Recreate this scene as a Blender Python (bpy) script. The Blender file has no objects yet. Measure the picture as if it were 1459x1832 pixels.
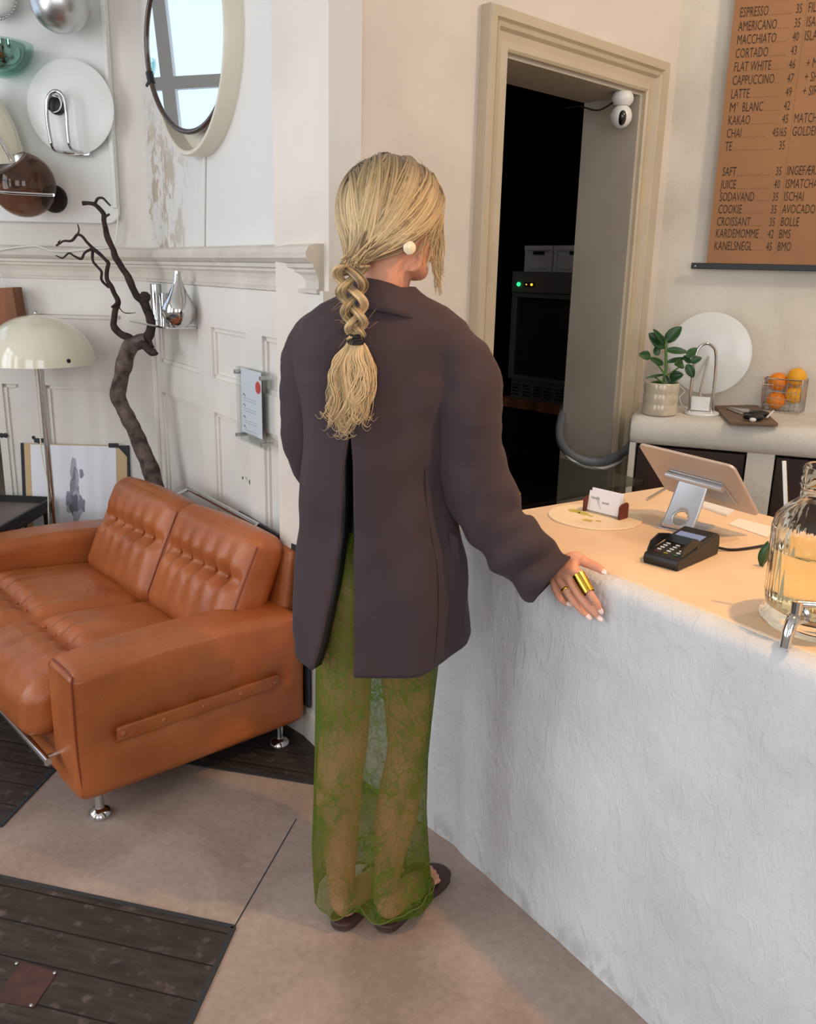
import bpy, bmesh, math, random
from math import sin, cos, pi, radians, sqrt, atan2, acos, floor
from mathutils import Vector, Matrix, noise

random.seed(7)
SC = bpy.context.scene
COL = SC.collection
V = Vector

# ------------------------------------------------------------------ camera
F = 1568.9
PITCH, ROLL, CAMH = radians(15.372), radians(1.368), 1.5
FW = V((0, cos(PITCH), -sin(PITCH)))
_u = V((0, sin(PITCH), cos(PITCH))); _r = V((1, 0, 0))
RT = _r * cos(ROLL) + _u * sin(ROLL)
UP = -_r * sin(ROLL) + _u * cos(ROLL)
EYE = V((0, 0, CAMH))
cd = bpy.data.cameras.new('camera')
cam = bpy.data.objects.new('camera', cd)
COL.objects.link(cam)
cam.matrix_world = Matrix(((RT.x, UP.x, -FW.x, 0), (RT.y, UP.y, -FW.y, 0), (RT.z, UP.z, -FW.z, CAMH), (0, 0, 0, 1)))
cd.sensor_fit = 'HORIZONTAL'; cd.sensor_width = 36; cd.lens = F / 1459 * 36
cd.clip_start = 0.05
SC.camera = cam

# ------------------------------------------------------------------ light
SC.view_settings.view_transform = 'Standard'
SC.view_settings.look = 'None'
SC.view_settings.gamma = 1.0
SC.view_settings.use_curve_mapping = False
SC.view_settings.exposure = 0.02
w = bpy.data.worlds.new('world'); SC.world = w; w.use_nodes = True
w.node_tree.nodes['Background'].inputs[0].default_value = (0.50, 0.66, 0.92, 1)
w.node_tree.nodes['Background'].inputs[1].default_value = 1.0


def area(name, loc, target, sx, sy, power, col):
    l = bpy.data.lights.new(name, 'AREA'); l.shape = 'RECTANGLE'; l.size = sx; l.size_y = sy
    l.energy = power; l.color = col
    o = bpy.data.objects.new(name, l); COL.objects.link(o)
    o.location = loc
    o.rotation_euler = (V(target) - V(loc)).to_track_quat('-Z', 'Y').to_euler()
    return o


DAY = (0.94, 0.97, 1.0)
# daylight outside the three windows of the left wall and the two behind the camera
area('window_daylight', (-3.46, -0.55, 1.95), (0, -0.55, 1.95), 1.5, 2.1, 54, DAY)
area('window_daylight', (-3.46, 1.55, 1.95), (0, 1.55, 1.95), 1.5, 2.1, 50, DAY)
area('window_daylight', (-3.46, 4.1, 2.25), (0, 4.1, 2.25), 1.8, 1.7, 6.5, (0.74, 0.87, 1.0))
area('window_daylight', (-1.3, -2.76, 1.95), (-1.3, 0, 1.95), 1.6, 2.1, 46, DAY)
area('window_daylight', (1.3, -2.76, 1.95), (1.3, 0, 1.95), 1.6, 2.1, 52, DAY)
# warm ceiling spot over the counter
sl = bpy.data.lights.new('counter_spot', 'SPOT'); sl.energy = 82; sl.color = (1.0, 0.55, 0.20)
sl.spot_size = radians(80); sl.spot_blend = 0.6; sl.shadow_soft_size = 0.03
so = bpy.data.objects.new('counter_spot', sl); COL.objects.link(so)
so.location = (1.02, 1.28, 2.55)
so.rotation_euler = (V((0.62, 1.65, 0.9)) - V((1.02, 1.28, 2.55))).to_track_quat('-Z', 'Y').to_euler()
kl = bpy.data.lights.new('back_room_fill', 'POINT'); kl.energy = 1.8; kl.color = (1.0, 0.85, 0.75); kl.shadow_soft_size = 0.1  # added fill light, no known lamp here, lifts the black back room
ko = bpy.data.objects.new('back_room_fill', kl); COL.objects.link(ko); ko.location = (0.1, 4.3, 2.3)
# added warm fill with no visible lamp, brightens the door and menu walls
pl = bpy.data.lights.new('bar_fill', 'POINT'); pl.energy = 34; pl.color = (1.0, 0.84, 0.66); pl.shadow_soft_size = 0.12
po = bpy.data.objects.new('bar_fill', pl); COL.objects.link(po); po.location = (1.9, 2.2, 2.75)


# ------------------------------------------------------------------ projection helpers (pixel of the photo -> point on a real plane)
def ray(x, y): return FW + RT * ((x - 729.5) / F) - UP * ((y - 916) / F)
def onz(x, y, z=0.0):
    d = ray(x, y); return EYE + d * ((z - CAMH) / d.z)
def onp(x, y, p, n):
    d = ray(x, y); n = V(n); return EYE + d * (((V(p) - EYE) @ n) / (d @ n))
def at(x, y, Y):
    d = ray(x, y); return EYE + d * (Y / d.y)


# ------------------------------------------------------------------ walls' frames
def az(a): a = radians(a); return V((sin(a), cos(a), 0))
TB = az(-33.5); NB = V((cos(radians(-33.5)), -sin(radians(-33.5)), 0))   # panelled wall, NB points behind it
TC = az(45.6); NC = V((cos(radians(45.6)), -sin(radians(45.6)), 0))      # door wall, NC points into the room
TA = az(-86); NA = V((cos(radians(-86)), -sin(radians(-86)), 0))
TD = -az(-69.3); ND = V((cos(radians(-69.3)), -sin(radians(-69.3)), 0))
EB = V((-0.235, 2.517, 0))
CAB = V((-1.104, 3.830, 0))
CCD = V((0.996, 3.722, 0))
Z = V((0, 0, 1))
def pB(t, z, off=0.0): return EB + TB * t - NB * off + Z * z
def pC(t, z, off=0.0): return EB + TC * t + NC * off + Z * z
def pA(t, z, off=0.0): return CAB + TA * t - NA * off + Z * z
def pD(t, z, off=0.0): return CCD + TD * t - ND * off + Z * z
def onB(x, y, off=0.0): return onp(x, y, EB - NB * off, NB)
def onA(x, y, off=0.0): return onp(x, y, CAB - NA * off, NA)
def onD(x, y, off=0.0): return onp(x, y, CCD - ND * off, ND)
def onC(x, y, off=0.0): return onp(x, y, EB + NC * off, NC)


# ------------------------------------------------------------------ materials
def nd(nt, t, **kw):
    n = nt.nodes.new(t)
    for k, v in kw.items(): setattr(n, k, v)
    return n

def lin(c):
    return tuple((x / 255 / 12.92 if x / 255 <= 0.04045 else ((x / 255 + 0.055) / 1.055) ** 2.4) for x in c) + (1,)

def mat(name, rgb, rough=0.6, metal=0.0, var=0.0, vscale=6.0, bump=0.0, bscale=60.0, spec=0.5, rgb2=None, coat=0.0, sheen=0.0, stretch=(1, 1, 1), detail=4, trans=0.0, ior=1.45, bdist=0.01, emit=None):
    m = bpy.data.materials.new(name); m.use_nodes = True; nt = m.node_tree
    b = nt.nodes['Principled BSDF']
    b.inputs['Base Color'].default_value = lin(rgb)
    b.inputs['Roughness'].default_value = rough
    b.inputs['Metallic'].default_value = metal
    b.inputs['Specular IOR Level'].default_value = spec
    b.inputs['Coat Weight'].default_value = coat
    b.inputs['Coat Roughness'].default_value = 0.12
    b.inputs['Sheen Weight'].default_value = sheen
    b.inputs['Transmission Weight'].default_value = trans
    b.inputs['IOR'].default_value = ior
    if emit:
        b.inputs['Emission Color'].default_value = lin(emit[0]); b.inputs['Emission Strength'].default_value = emit[1]
    tc = nd(nt, 'ShaderNodeTexCoord'); mp = nd(nt, 'ShaderNodeMapping'); mp.inputs['Scale'].default_value = stretch
    nt.links.new(tc.outputs['Object'], mp.inputs['Vector'])
    if var or rgb2:
        n = nd(nt, 'ShaderNodeTexNoise'); n.inputs['Scale'].default_value = vscale; n.inputs['Detail'].default_value = detail
        nt.links.new(mp.outputs[0], n.inputs['Vector'])
        r = nd(nt, 'ShaderNodeValToRGB')
        c1 = rgb2 if rgb2 else tuple(max(0, x * (1 - var)) for x in rgb)
        c2 = rgb if rgb2 else tuple(min(255, x * (1 + var)) for x in rgb)
        r.color_ramp.elements[0].position = 0.32; r.color_ramp.elements[1].position = 0.68
        r.color_ramp.elements[0].color = lin(c1); r.color_ramp.elements[1].color = lin(c2)
        nt.links.new(n.outputs[0], r.inputs[0]); nt.links.new(r.outputs[0], b.inputs['Base Color'])
    if bump:
        n2 = nd(nt, 'ShaderNodeTexNoise'); n2.inputs['Scale'].default_value = bscale; n2.inputs['Detail'].default_value = 5
        nt.links.new(mp.outputs[0], n2.inputs['Vector'])
        bp = nd(nt, 'ShaderNodeBump'); bp.inputs['Strength'].default_value = bump; bp.inputs['Distance'].default_value = bdist
        nt.links.new(n2.outputs[0], bp.inputs['Height']); nt.links.new(bp.outputs[0], b.inputs['Normal'])
    return m


def math_n(nt, op, a, b=None):
    n = nd(nt, 'ShaderNodeMath', operation=op)
    for i, x in enumerate((a, b)):
        if x is None: continue
        if isinstance(x, (int, float)): n.inputs[i].default_value = x
        else: nt.links.new(x, n.inputs[i])
    return n.outputs[0]

def mixc(nt, fac, a, b):
    n = nd(nt, 'ShaderNodeMix', data_type='RGBA')
    if isinstance(fac, (int, float)): n.inputs[0].default_value = fac
    else: nt.links.new(fac, n.inputs[0])
    for i, x in ((6, a), (7, b)):
        if isinstance(x, tuple): n.inputs[i].default_value = x
        else: nt.links.new(x, n.inputs[i])
    return n.outputs[2]

def ramp(nt, src, p0, p1, c0=(0, 0, 0, 1), c1=(1, 1, 1, 1)):
    r = nd(nt, 'ShaderNodeValToRGB'); e = r.color_ramp.elements
    e[0].position, e[1].position = p0, p1; e[0].color, e[1].color = c0, c1
    nt.links.new(src, r.inputs[0]); return r.outputs[0]

def tex(nt, kind, scale, vec, detail=4, dist=0.0):
    n = nd(nt, kind); n.inputs['Scale'].default_value = scale
    if 'Detail' in n.inputs: n.inputs['Detail'].default_value = detail
    if 'Distortion' in n.inputs: n.inputs['Distortion'].default_value = dist
    nt.links.new(vec, n.inputs['Vector']); return n


def mrange(nt, src, a, b):
    n = nd(nt, 'ShaderNodeMapRange'); n.interpolation_type = 'SMOOTHSTEP'
    n.inputs['From Min'].default_value = a; n.inputs['From Max'].default_value = b
    nt.links.new(src, n.inputs['Value']); return n.outputs[0]


def mat_plaster(name, rgb, stain=(176, 158, 128), amount=0.5, zlo=1.5, zhi=2.1, xlim=None):
    """painted plaster with worn, flaked patches (a real stain on the wall)"""
    m = mat(name, rgb, rough=0.75, bump=0.25, bscale=25, spec=0.3); nt = m.node_tree; b = nt.nodes['Principled BSDF']
    tc = nd(nt, 'ShaderNodeTexCoord'); sp = nd(nt, 'ShaderNodeSeparateXYZ'); nt.links.new(tc.outputs['Object'], sp.inputs[0])
    mp = nd(nt, 'ShaderNodeMapping'); mp.inputs['Scale'].default_value = (1, 1, 0.6); nt.links.new(tc.outputs['Object'], mp.inputs[0])
    n1 = tex(nt, 'ShaderNodeTexNoise', 9, mp.outputs[0], 8); n2 = tex(nt, 'ShaderNodeTexNoise', 45, mp.outputs[0], 6)
    t = math_n(nt, 'MULTIPLY', math_n(nt, 'ADD', math_n(nt, 'MULTIPLY', sp.outputs[0], TB.x), math_n(nt, 'MULTIPLY', sp.outputs[1], TB.y)), 1.0)
    base = EB.x * TB.x + EB.y * TB.y
    rel = math_n(nt, 'SUBTRACT', t, base)
    relw = math_n(nt, 'ADD', rel, math_n(nt, 'MULTIPLY', math_n(nt, 'SUBTRACT', n1.outputs[0], 0.5), 0.5))
    g = math_n(nt, 'MULTIPLY', mrange(nt, relw, 0.95, 1.5), mrange(nt, math_n(nt, 'SUBTRACT', 2.30, sp.outputs[2]), 0.0, 0.5))
    k = math_n(nt, 'ADD', math_n(nt, 'MULTIPLY', n1.outputs[0], 0.6), math_n(nt, 'MULTIPLY', n2.outputs[0], 0.4))
    f = mrange(nt, math_n(nt, 'ADD', k, math_n(nt, 'MULTIPLY', g, 0.07)), 0.545, 0.60)
    f = math_n(nt, 'MULTIPLY', f, g)
    dark = ramp(nt, n2.outputs[0], 0.6, 0.75)
    col = mixc(nt, math_n(nt, 'MULTIPLY', f, 0.75), lin(rgb), mixc(nt, dark, lin(stain), lin((120, 112, 100))))
    nt.links.new(col, b.inputs['Base Color'])
    return m


def mat_rough_plaster(name, rgb, rgb2, bst=0.5):
    """hand trowelled plaster with ridges and scuffs"""
    m = mat(name, rgb, rough=0.8, spec=0.3); nt = m.node_tree; b = nt.nodes['Principled BSDF']
    tc = nd(nt, 'ShaderNodeTexCoord')
    mp = nd(nt, 'ShaderNodeMapping'); mp.inputs['Rotation'].default_value = (0.4, 0.9, 0.5); mp.inputs['Scale'].default_value = (1, 1, 0.55)
    nt.links.new(tc.outputs['Object'], mp.inputs[0])
    a = tex(nt, 'ShaderNodeTexNoise', 17, mp.outputs[0], 11, 1.2)
    a2 = tex(nt, 'ShaderNodeTexNoise', 85, mp.outputs[0], 7, 1.5)
    c = tex(nt, 'ShaderNodeTexNoise', 3.0, tc.outputs['Object'], 3)
    base = mixc(nt, ramp(nt, c.outputs[0], 0.35, 0.65), lin(rgb2), lin(rgb))
    # floor-level scuffs and mop dirt
    sp = nd(nt, 'ShaderNodeSeparateXYZ'); nt.links.new(tc.outputs['Object'], sp.inputs[0])
    low = math_n(nt, 'MULTIPLY', mrange(nt, math_n(nt, 'SUBTRACT', 0.10, sp.outputs[2]), 0.0, 0.09), ramp(nt, a.outputs[0], 0.5, 0.62))
    base = mixc(nt, math_n(nt, 'MULTIPLY', low, 0.35), base, lin((142, 136, 128)))
    nt.links.new(base, b.inputs['Base Color'])
    rid = ramp(nt, a.outputs[0], 0.44, 0.62)
    h = math_n(nt, 'ADD', math_n(nt, 'MULTIPLY', rid, 0.5), math_n(nt, 'MULTIPLY', a2.outputs[0], 0.8))
    bp = nd(nt, 'ShaderNodeBump'); bp.inputs['Strength'].default_value = bst; bp.inputs['Distance'].default_value = 0.0075
    nt.links.new(h, bp.inputs['Height']); nt.links.new(bp.outputs[0], b.inputs['Normal'])
    return m


def mat_planks(name):
    m = mat(name, (60, 50, 47), rough=0.5, spec=0.4); nt = m.node_tree; b = nt.nodes['Principled BSDF']
    tc = nd(nt, 'ShaderNodeTexCoord')
    mp = nd(nt, 'ShaderNodeMapping'); mp.inputs['Rotation'].default_value = (0, 0, radians(14)); nt.links.new(tc.outputs['Object'], mp.inputs[0])
    sp = nd(nt, 'ShaderNodeSeparateXYZ'); nt.links.new(mp.outputs[0], sp.inputs[0])
    v = math_n(nt, 'DIVIDE', math_n(nt, 'ADD', sp.outputs[1], 0.01), 0.098)
    fr = math_n(nt, 'FRACT', v)
    idx = math_n(nt, 'FLOOR', v)
    wn = nd(nt, 'ShaderNodeTexWhiteNoise', noise_dimensions='1D'); nt.links.new(idx, wn.inputs['W'])
    gap = math_n(nt, 'ADD', math_n(nt, 'LESS_THAN', fr, 0.03), math_n(nt, 'GREATER_THAN', fr, 0.985))
    mp2 = nd(nt, 'ShaderNodeMapping'); mp2.inputs['Scale'].default_value = (0.18, 1, 1); nt.links.new(mp.outputs[0], mp2.inputs[0])
    g = tex(nt, 'ShaderNodeTexNoise', 60, mp2.outputs[0], 8)
    s = tex(nt, 'ShaderNodeTexNoise', 30, tc.outputs['Object'], 10)
    c = mixc(nt, ramp(nt, g.outputs[0], 0.3, 0.7), lin((44, 36, 34)), lin((72, 62, 57)))
    c = mixc(nt, math_n(nt, 'MULTIPLY', wn.outputs[0], 0.5), c, lin((52, 44, 38)))
    c = mixc(nt, math_n(nt, 'MULTIPLY', ramp(nt, s.outputs[0], 0.58, 0.74), 0.45), c, lin((128, 114, 102)))
    c = mixc(nt, gap, c, lin((20, 15, 14)))
    nt.links.new(c, b.inputs['Base Color'])
    bp = nd(nt, 'ShaderNodeBump'); bp.inputs['Strength'].default_value = 0.5; bp.inputs['Distance'].default_value = 0.003
    nt.links.new(math_n(nt, 'SUBTRACT', g.outputs[0], gap), bp.inputs['Height']); nt.links.new(bp.outputs[0], b.inputs['Normal'])
    return m


def mat_concrete(name, rgb, rgb2):
    m = mat(name, rgb, rough=0.55, spec=0.35); nt = m.node_tree; b = nt.nodes['Principled BSDF']
    tc = nd(nt, 'ShaderNodeTexCoord')
    a = tex(nt, 'ShaderNodeTexNoise', 3.5, tc.outputs['Object'], 10, 0.6)
    c = tex(nt, 'ShaderNodeTexNoise', 55, tc.outputs['Object'], 8)
    k = math_n(nt, 'ADD', math_n(nt, 'MULTIPLY', a.outputs[0], 0.7), math_n(nt, 'MULTIPLY', c.outputs[0], 0.3))
    nt.links.new(ramp(nt, k, 0.36, 0.64, lin(rgb2), lin(rgb)), b.inputs['Base Color'])
    nt.links.new(ramp(nt, a.outputs[0], 0.3, 0.7, (0.42,) * 3 + (1,), (0.62,) * 3 + (1,)), b.inputs['Roughness'])
    return m


def mat_leather(name, rgb, rgb2):
    m = mat(name, rgb, rough=0.31, spec=0.6, rgb2=rgb2, vscale=5, detail=6); nt = m.node_tree; b = nt.nodes['Principled BSDF']
    tc = nd(nt, 'ShaderNodeTexCoord')
    v = tex(nt, 'ShaderNodeTexVoronoi', 260, tc.outputs['Object'])
    n = tex(nt, 'ShaderNodeTexNoise', 9, tc.outputs['Object'], 7, 1.2)
    h = math_n(nt, 'ADD', math_n(nt, 'MULTIPLY', v.outputs[0], 0.10), math_n(nt, 'MULTIPLY', n.outputs[0], 0.9))
    bp = nd(nt, 'ShaderNodeBump'); bp.inputs['Strength'].default_value = 0.35; bp.inputs['Distance'].default_value = 0.012
    nt.links.new(h, bp.inputs['Height']); nt.links.new(bp.outputs[0], b.inputs['Normal'])
    return m


def mat_lace(name):
    """sheer green lace: open net between leafy veins"""
    m = bpy.data.materials.new(name); m.use_nodes = True; nt = m.node_tree
    for n in list(nt.nodes): nt.nodes.remove(n)
    out = nd(nt, 'ShaderNodeOutputMaterial')
    tc = nd(nt, 'ShaderNodeTexCoord')
    mp = nd(nt, 'ShaderNodeMapping'); mp.inputs['Scale'].default_value = (1, 1, 0.62); nt.links.new(tc.outputs['Object'], mp.inputs[0])
    ns = tex(nt, 'ShaderNodeTexNoise', 14, mp.outputs[0], 4)
    mx = nd(nt, 'ShaderNodeMix', data_type='RGBA'); mx.inputs[0].default_value = 0.10
    nt.links.new(mp.outputs[0], mx.inputs[6]); nt.links.new(ns.outputs['Color'], mx.inputs[7])
    v = nd(nt, 'ShaderNodeTexVoronoi', feature='DISTANCE_TO_EDGE'); v.inputs['Scale'].default_value = 17; nt.links.new(mx.outputs[2], v.inputs['Vector'])
    vein = ramp(nt, v.outputs[0], 0.012, 0.05, (1, 1, 1, 1), (0, 0, 0, 1))
    v2 = nd(nt, 'ShaderNodeTexVoronoi', feature='DISTANCE_TO_EDGE'); v2.inputs['Scale'].default_value = 48; nt.links.new(mx.outputs[2], v2.inputs['Vector'])
    vein2 = ramp(nt, v2.outputs[0], 0.02, 0.10, (1, 1, 1, 1), (0, 0, 0, 1))
    patch = ramp(nt, tex(nt, 'ShaderNodeTexNoise', 9, mp.outputs[0], 5, 0.8).outputs[0], 0.42, 0.60)
    fine = ramp(nt, tex(nt, 'ShaderNodeTexNoise', 150, tc.outputs['Object'], 3).outputs[0], 0.4, 0.6)
    a = math_n(nt, 'ADD', 0.40, math_n(nt, 'MULTIPLY', vein, 0.22))
    a = math_n(nt, 'ADD', a, math_n(nt, 'MULTIPLY', math_n(nt, 'MULTIPLY', patch, math_n(nt, 'ADD', vein2, math_n(nt, 'MULTIPLY', fine, 0.5))), 0.36))
    lw_ = nd(nt, 'ShaderNodeLayerWeight'); lw_.inputs[0].default_value = 0.5
    a = math_n(nt, 'ADD', a, math_n(nt, 'MULTIPLY', math_n(nt, 'POWER', lw_.outputs['Facing'], 2.0), 0.4))
    v3 = nd(nt, 'ShaderNodeTexVoronoi', feature='DISTANCE_TO_EDGE'); v3.inputs['Scale'].default_value = 95; nt.links.new(mx.outputs[2], v3.inputs['Vector'])
    a = math_n(nt, 'ADD', a, math_n(nt, 'MULTIPLY', ramp(nt, v3.outputs[0], 0.02, 0.09, (1, 1, 1, 1), (0, 0, 0, 1)), 0.12))
    a = math_n(nt, 'MINIMUM', a, 0.93)
    d = nd(nt, 'ShaderNodeBsdfDiffuse'); tl = nd(nt, 'ShaderNodeBsdfTranslucent')
    col = mixc(nt, patch, lin((110, 116, 44)), lin((88, 114, 40)))
    nt.links.new(col, d.inputs[0]); nt.links.new(col, tl.inputs[0])
    ms = nd(nt, 'ShaderNodeMixShader'); ms.inputs[0].default_value = 0.3
    nt.links.new(d.outputs[0], ms.inputs[1]); nt.links.new(tl.outputs[0], ms.inputs[2])
    tr = nd(nt, 'ShaderNodeBsdfTransparent')
    m2 = nd(nt, 'ShaderNodeMixShader'); nt.links.new(a, m2.inputs[0]); nt.links.new(tr.outputs[0], m2.inputs[1]); nt.links.new(ms.outputs[0], m2.inputs[2])
    nt.links.new(m2.outputs[0], out.inputs[0])
    return m


def mat_hair(name):
    """blonde strands with darker roots; tint varies from lock to lock"""
    m = mat(name, (196, 160, 104), rough=0.42, spec=0.4); nt = m.node_tree; b = nt.nodes['Principled BSDF']
    at_ = nd(nt, 'ShaderNodeAttribute', attribute_name='strand')
    sp = nd(nt, 'ShaderNodeSeparateColor'); nt.links.new(at_.outputs['Color'], sp.inputs[0])
    c = mixc(nt, sp.outputs[0], lin((104, 80, 52)), lin((224, 194, 144)))
    root = ramp(nt, math_n(nt, 'ADD', sp.outputs[1], math_n(nt, 'MULTIPLY', sp.outputs[2], 0.25)), 0.05, 0.78, (1, 1, 1, 1), (0, 0, 0, 1))
    c = mixc(nt, math_n(nt, 'MULTIPLY', root, 0.92), c, lin((70, 54, 38)))
    nt.links.new(c, b.inputs['Base Color'])
    b.inputs['Sheen Weight'].default_value = 0.15
    return m


def glass(name, rgb=(235, 245, 240), rough=0.02, ior=1.45, thin=None):
    if thin is None:
        return mat(name, rgb, rough=rough, trans=1.0, ior=ior)
    m = bpy.data.materials.new(name); m.use_nodes = True; nt = m.node_tree
    for n in list(nt.nodes): nt.nodes.remove(n)
    out = nd(nt, 'ShaderNodeOutputMaterial'); tr = nd(nt, 'ShaderNodeBsdfTransparent'); tr.inputs[0].default_value = lin(rgb)
    gl = nd(nt, 'ShaderNodeBsdfGlossy'); gl.inputs['Roughness'].default_value = rough
    ly = nd(nt, 'ShaderNodeLayerWeight'); ly.inputs[0].default_value = 0.5
    fac = math_n(nt, 'ADD', 0.03, math_n(nt, 'MULTIPLY', math_n(nt, 'POWER', ly.outputs['Facing'], 4.0), thin))
    ms = nd(nt, 'ShaderNodeMixShader'); nt.links.new(fac, ms.inputs[0])
    nt.links.new(tr.outputs[0], ms.inputs[1]); nt.links.new(gl.outputs[0], ms.inputs[2]); nt.links.new(ms.outputs[0], out.inputs[0])
    return m


MT = {}
MT['wallA'] = mat('cream_wall_paint', (222, 216, 206), rough=0.7, var=0.03, vscale=3, bump=0.08, bscale=40)
MT['wallB'] = mat_plaster('worn_white_plaster', (226, 222, 217))
MT['panelB'] = mat('panelling_paint', (226, 220, 212), rough=0.55, var=0.025, vscale=4, bump=0.08, bscale=60)
MT['dado'] = mat('dado_rail_paint', (208, 200, 186), rough=0.5, var=0.04, vscale=8)
MT['wallC'] = mat('cream_plaster', (226, 214, 202), rough=0.75, var=0.03, vscale=3, bump=0.1, bscale=30)
MT['wallD'] = mat_rough_plaster('patchy_plaster', (228, 220, 208), (208, 200, 186), 0.22)
MT['casing'] = mat('beige_door_paint', (200, 184, 158), rough=0.45, var=0.02, vscale=6)
MT['reveal'] = mat('jamb_shaded_paint', (190, 180, 164), rough=0.5, var=0.03, vscale=4)  # shade of the door reveal put into the colour
MT['ceil'] = mat('ceiling_paint', (225, 222, 216), rough=0.8)
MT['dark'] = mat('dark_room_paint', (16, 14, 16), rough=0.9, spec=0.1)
MT['concrete'] = mat_concrete('polished_cement', (174, 155, 143), (142, 123, 112))
MT['planks'] = mat_planks('dark_planks')
MT['counter'] = mat_rough_plaster('trowelled_white_plaster', (214, 214, 215), (200, 200, 201))
MT['ctop'] = mat('smooth_beige_microcement', (228, 200, 170), rough=0.5, var=0.03, vscale=4)
MT['leather'] = mat_leather('tan_leather', (176, 100, 53), (152, 80, 38))
MT['seam'] = mat('leather_seam', (128, 58, 28), rough=0.5)
MT['chrome'] = mat('chrome', (205, 205, 206), rough=0.08, metal=1.0)
MT['brushed'] = mat('brushed_steel', (205, 205, 205), rough=0.32, metal=1.0)
MT['alu'] = mat('anodised_aluminium', (196, 198, 202), rough=0.38, metal=0.7)
MT['black'] = mat('black_plastic', (24, 23, 24), rough=0.4)
MT['blackm'] = mat('matt_black_metal', (30, 29, 31), rough=0.6)
MT['white'] = mat('white_enamel', (232, 231, 227), rough=0.3, coat=0.2)
MT['whitep'] = mat('white_plastic', (228, 227, 222), rough=0.4)
MT['cream'] = mat('cream_enamel', (226, 220, 196), rough=0.15, coat=0.7)
MT['creamring'] = mat('cream_moulded_plastic', (222, 215, 196), rough=0.35)
MT['mirror'] = mat('mirror_glass', (235, 238, 240), rough=0.01, metal=1.0)
MT['browntube'] = mat('smoked_brown_tube', (70, 52, 42), rough=0.15, coat=0.5)
MT['bark'] = mat('dark_bark', (64, 48, 44), rough=0.85, rgb2=(34, 24, 22), vscale=28, bump=0.6, bscale=70, detail=8)
MT['barkpale'] = mat('mottled_bark', (118, 100, 94), rough=0.85, rgb2=(44, 33, 31), vscale=26, bump=0.6, bscale=60, detail=8)
MT['wood'] = mat('reclaimed_wood', (150, 92, 58), rough=0.6, rgb2=(92, 54, 32), vscale=14, stretch=(1, 1, 0.15))
MT['walnut'] = mat('brown_oiled_board', (128, 98, 74), rough=0.55, rgb2=(96, 72, 54), vscale=20, stretch=(0.2, 1, 1))
MT['mahog'] = mat('mahogany', (92, 38, 28), rough=0.4, var=0.15, vscale=30)
MT['cupb'] = mat('dark_cupboard', (60, 36, 28), rough=0.5, rgb2=(40, 26, 22), vscale=8)
MT['paper'] = mat('white_paper', (238, 238, 244), rough=0.7)
MT['kraft'] = mat('kraft_paper', (158, 114, 78), rough=0.8, var=0.03, vscale=4)
MT['ink'] = mat('dark_ink', (62, 46, 36), rough=0.8)
MT['inkblack'] = mat('black_ink', (30, 30, 34), rough=0.8)
MT['buff'] = mat('buff_board', (206, 178, 136), rough=0.8)
MT['charc'] = mat('charcoal_tape', (48, 50, 54), rough=0.7)
MT['smoke'] = glass('smoked_glass', (214, 196, 184), rough=0.03, thin=0.35)
MT['aqua'] = glass('aqua_glass', (226, 243, 240), rough=0.03, thin=0.4)
MT['clear'] = glass('clear_glass', thin=0.25)
MT['acryl'] = glass('clear_acrylic', (246, 248, 248), thin=0.12)
MT['case'] = glass('case_glass', (198, 205, 200), thin=0.3)
MT['jar'] = mat('ribbed_jar_glass', (250, 250, 244), rough=0.03, trans=1.0, ior=1.22)
MT['water'] = mat('pale_lemon_water', (255, 246, 214), rough=0.0, trans=1.0, ior=1.18)
MT['leaf'] = mat('glossy_green_leaf', (48, 92, 40), rough=0.3, rgb2=(26, 58, 30), vscale=10)
MT['stem'] = mat('green_stem', (92, 128, 60), rough=0.5)
MT['soil'] = mat('potting_soil', (44, 32, 24), rough=0.95)
MT['pot'] = mat('glazed_stoneware', (206, 190, 164), rough=0.2, coat=0.6, var=0.05, vscale=30)
MT['orange'] = mat('orange_peel', (240, 136, 26), rough=0.45, bump=0.3, bscale=260, bdist=0.002)
MT['yellow'] = mat('yellow_orange_peel', (244, 172, 40), rough=0.45, bump=0.3, bscale=260, bdist=0.002)
MT['hose'] = mat('grey_hose', (112, 118, 126), rough=0.5)
MT['steel'] = mat('stainless_fridge', (110, 106, 104), rough=0.4, metal=0.3)
MT['greenled'] = mat('green_led', (30, 230, 110), emit=((30, 230, 110), 3.0))
MT['amberled'] = mat('amber_led', (255, 170, 50), emit=((255, 160, 40), 3.5))
MT['screen'] = mat('blue_lcd', (110, 128, 170), rough=0.2, emit=((96, 116, 165), 0.35))
MT['skin'] = mat('skin', (216, 152, 122), rough=0.5, var=0.03, vscale=20, spec=0.4)
MT['nail'] = mat('pale_nail', (240, 214, 204), rough=0.2, coat=0.5)
MT['gold'] = mat('gold', (226, 184, 70), rough=0.15, metal=1.0)
MT['pearl'] = mat('pearl_disc', (236, 222, 186), rough=0.25, coat=0.5)
MT['blazer'] = mat('plum_brown_wool', (66, 54, 57), rough=0.85, var=0.07, vscale=6, bump=0.55, bscale=11, bdist=0.016, stretch=(1, 1, 0.4), sheen=0.05, spec=0.2)
MT['lining'] = mat('black_satin', (18, 20, 21), rough=0.4)
MT['lace'] = mat_lace('green_lace')
MT['hair'] = mat_hair('blonde_hair')
MT['rubber'] = mat('dark_brown_rubber', (72, 50, 48), rough=0.6)
MT['lips'] = mat('lip_skin', (190, 104, 92), rough=0.4)
MT['eyew'] = mat('eye_white', (236, 232, 228), rough=0.2)
MT['placem'] = mat('pressed_flower_board', (240, 220, 190), rough=0.5)
MT['olive'] = mat('pressed_leaf', (190, 178, 84), rough=0.8)
MT['red'] = mat('red_print', (222, 84, 72), rough=0.7)
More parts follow.
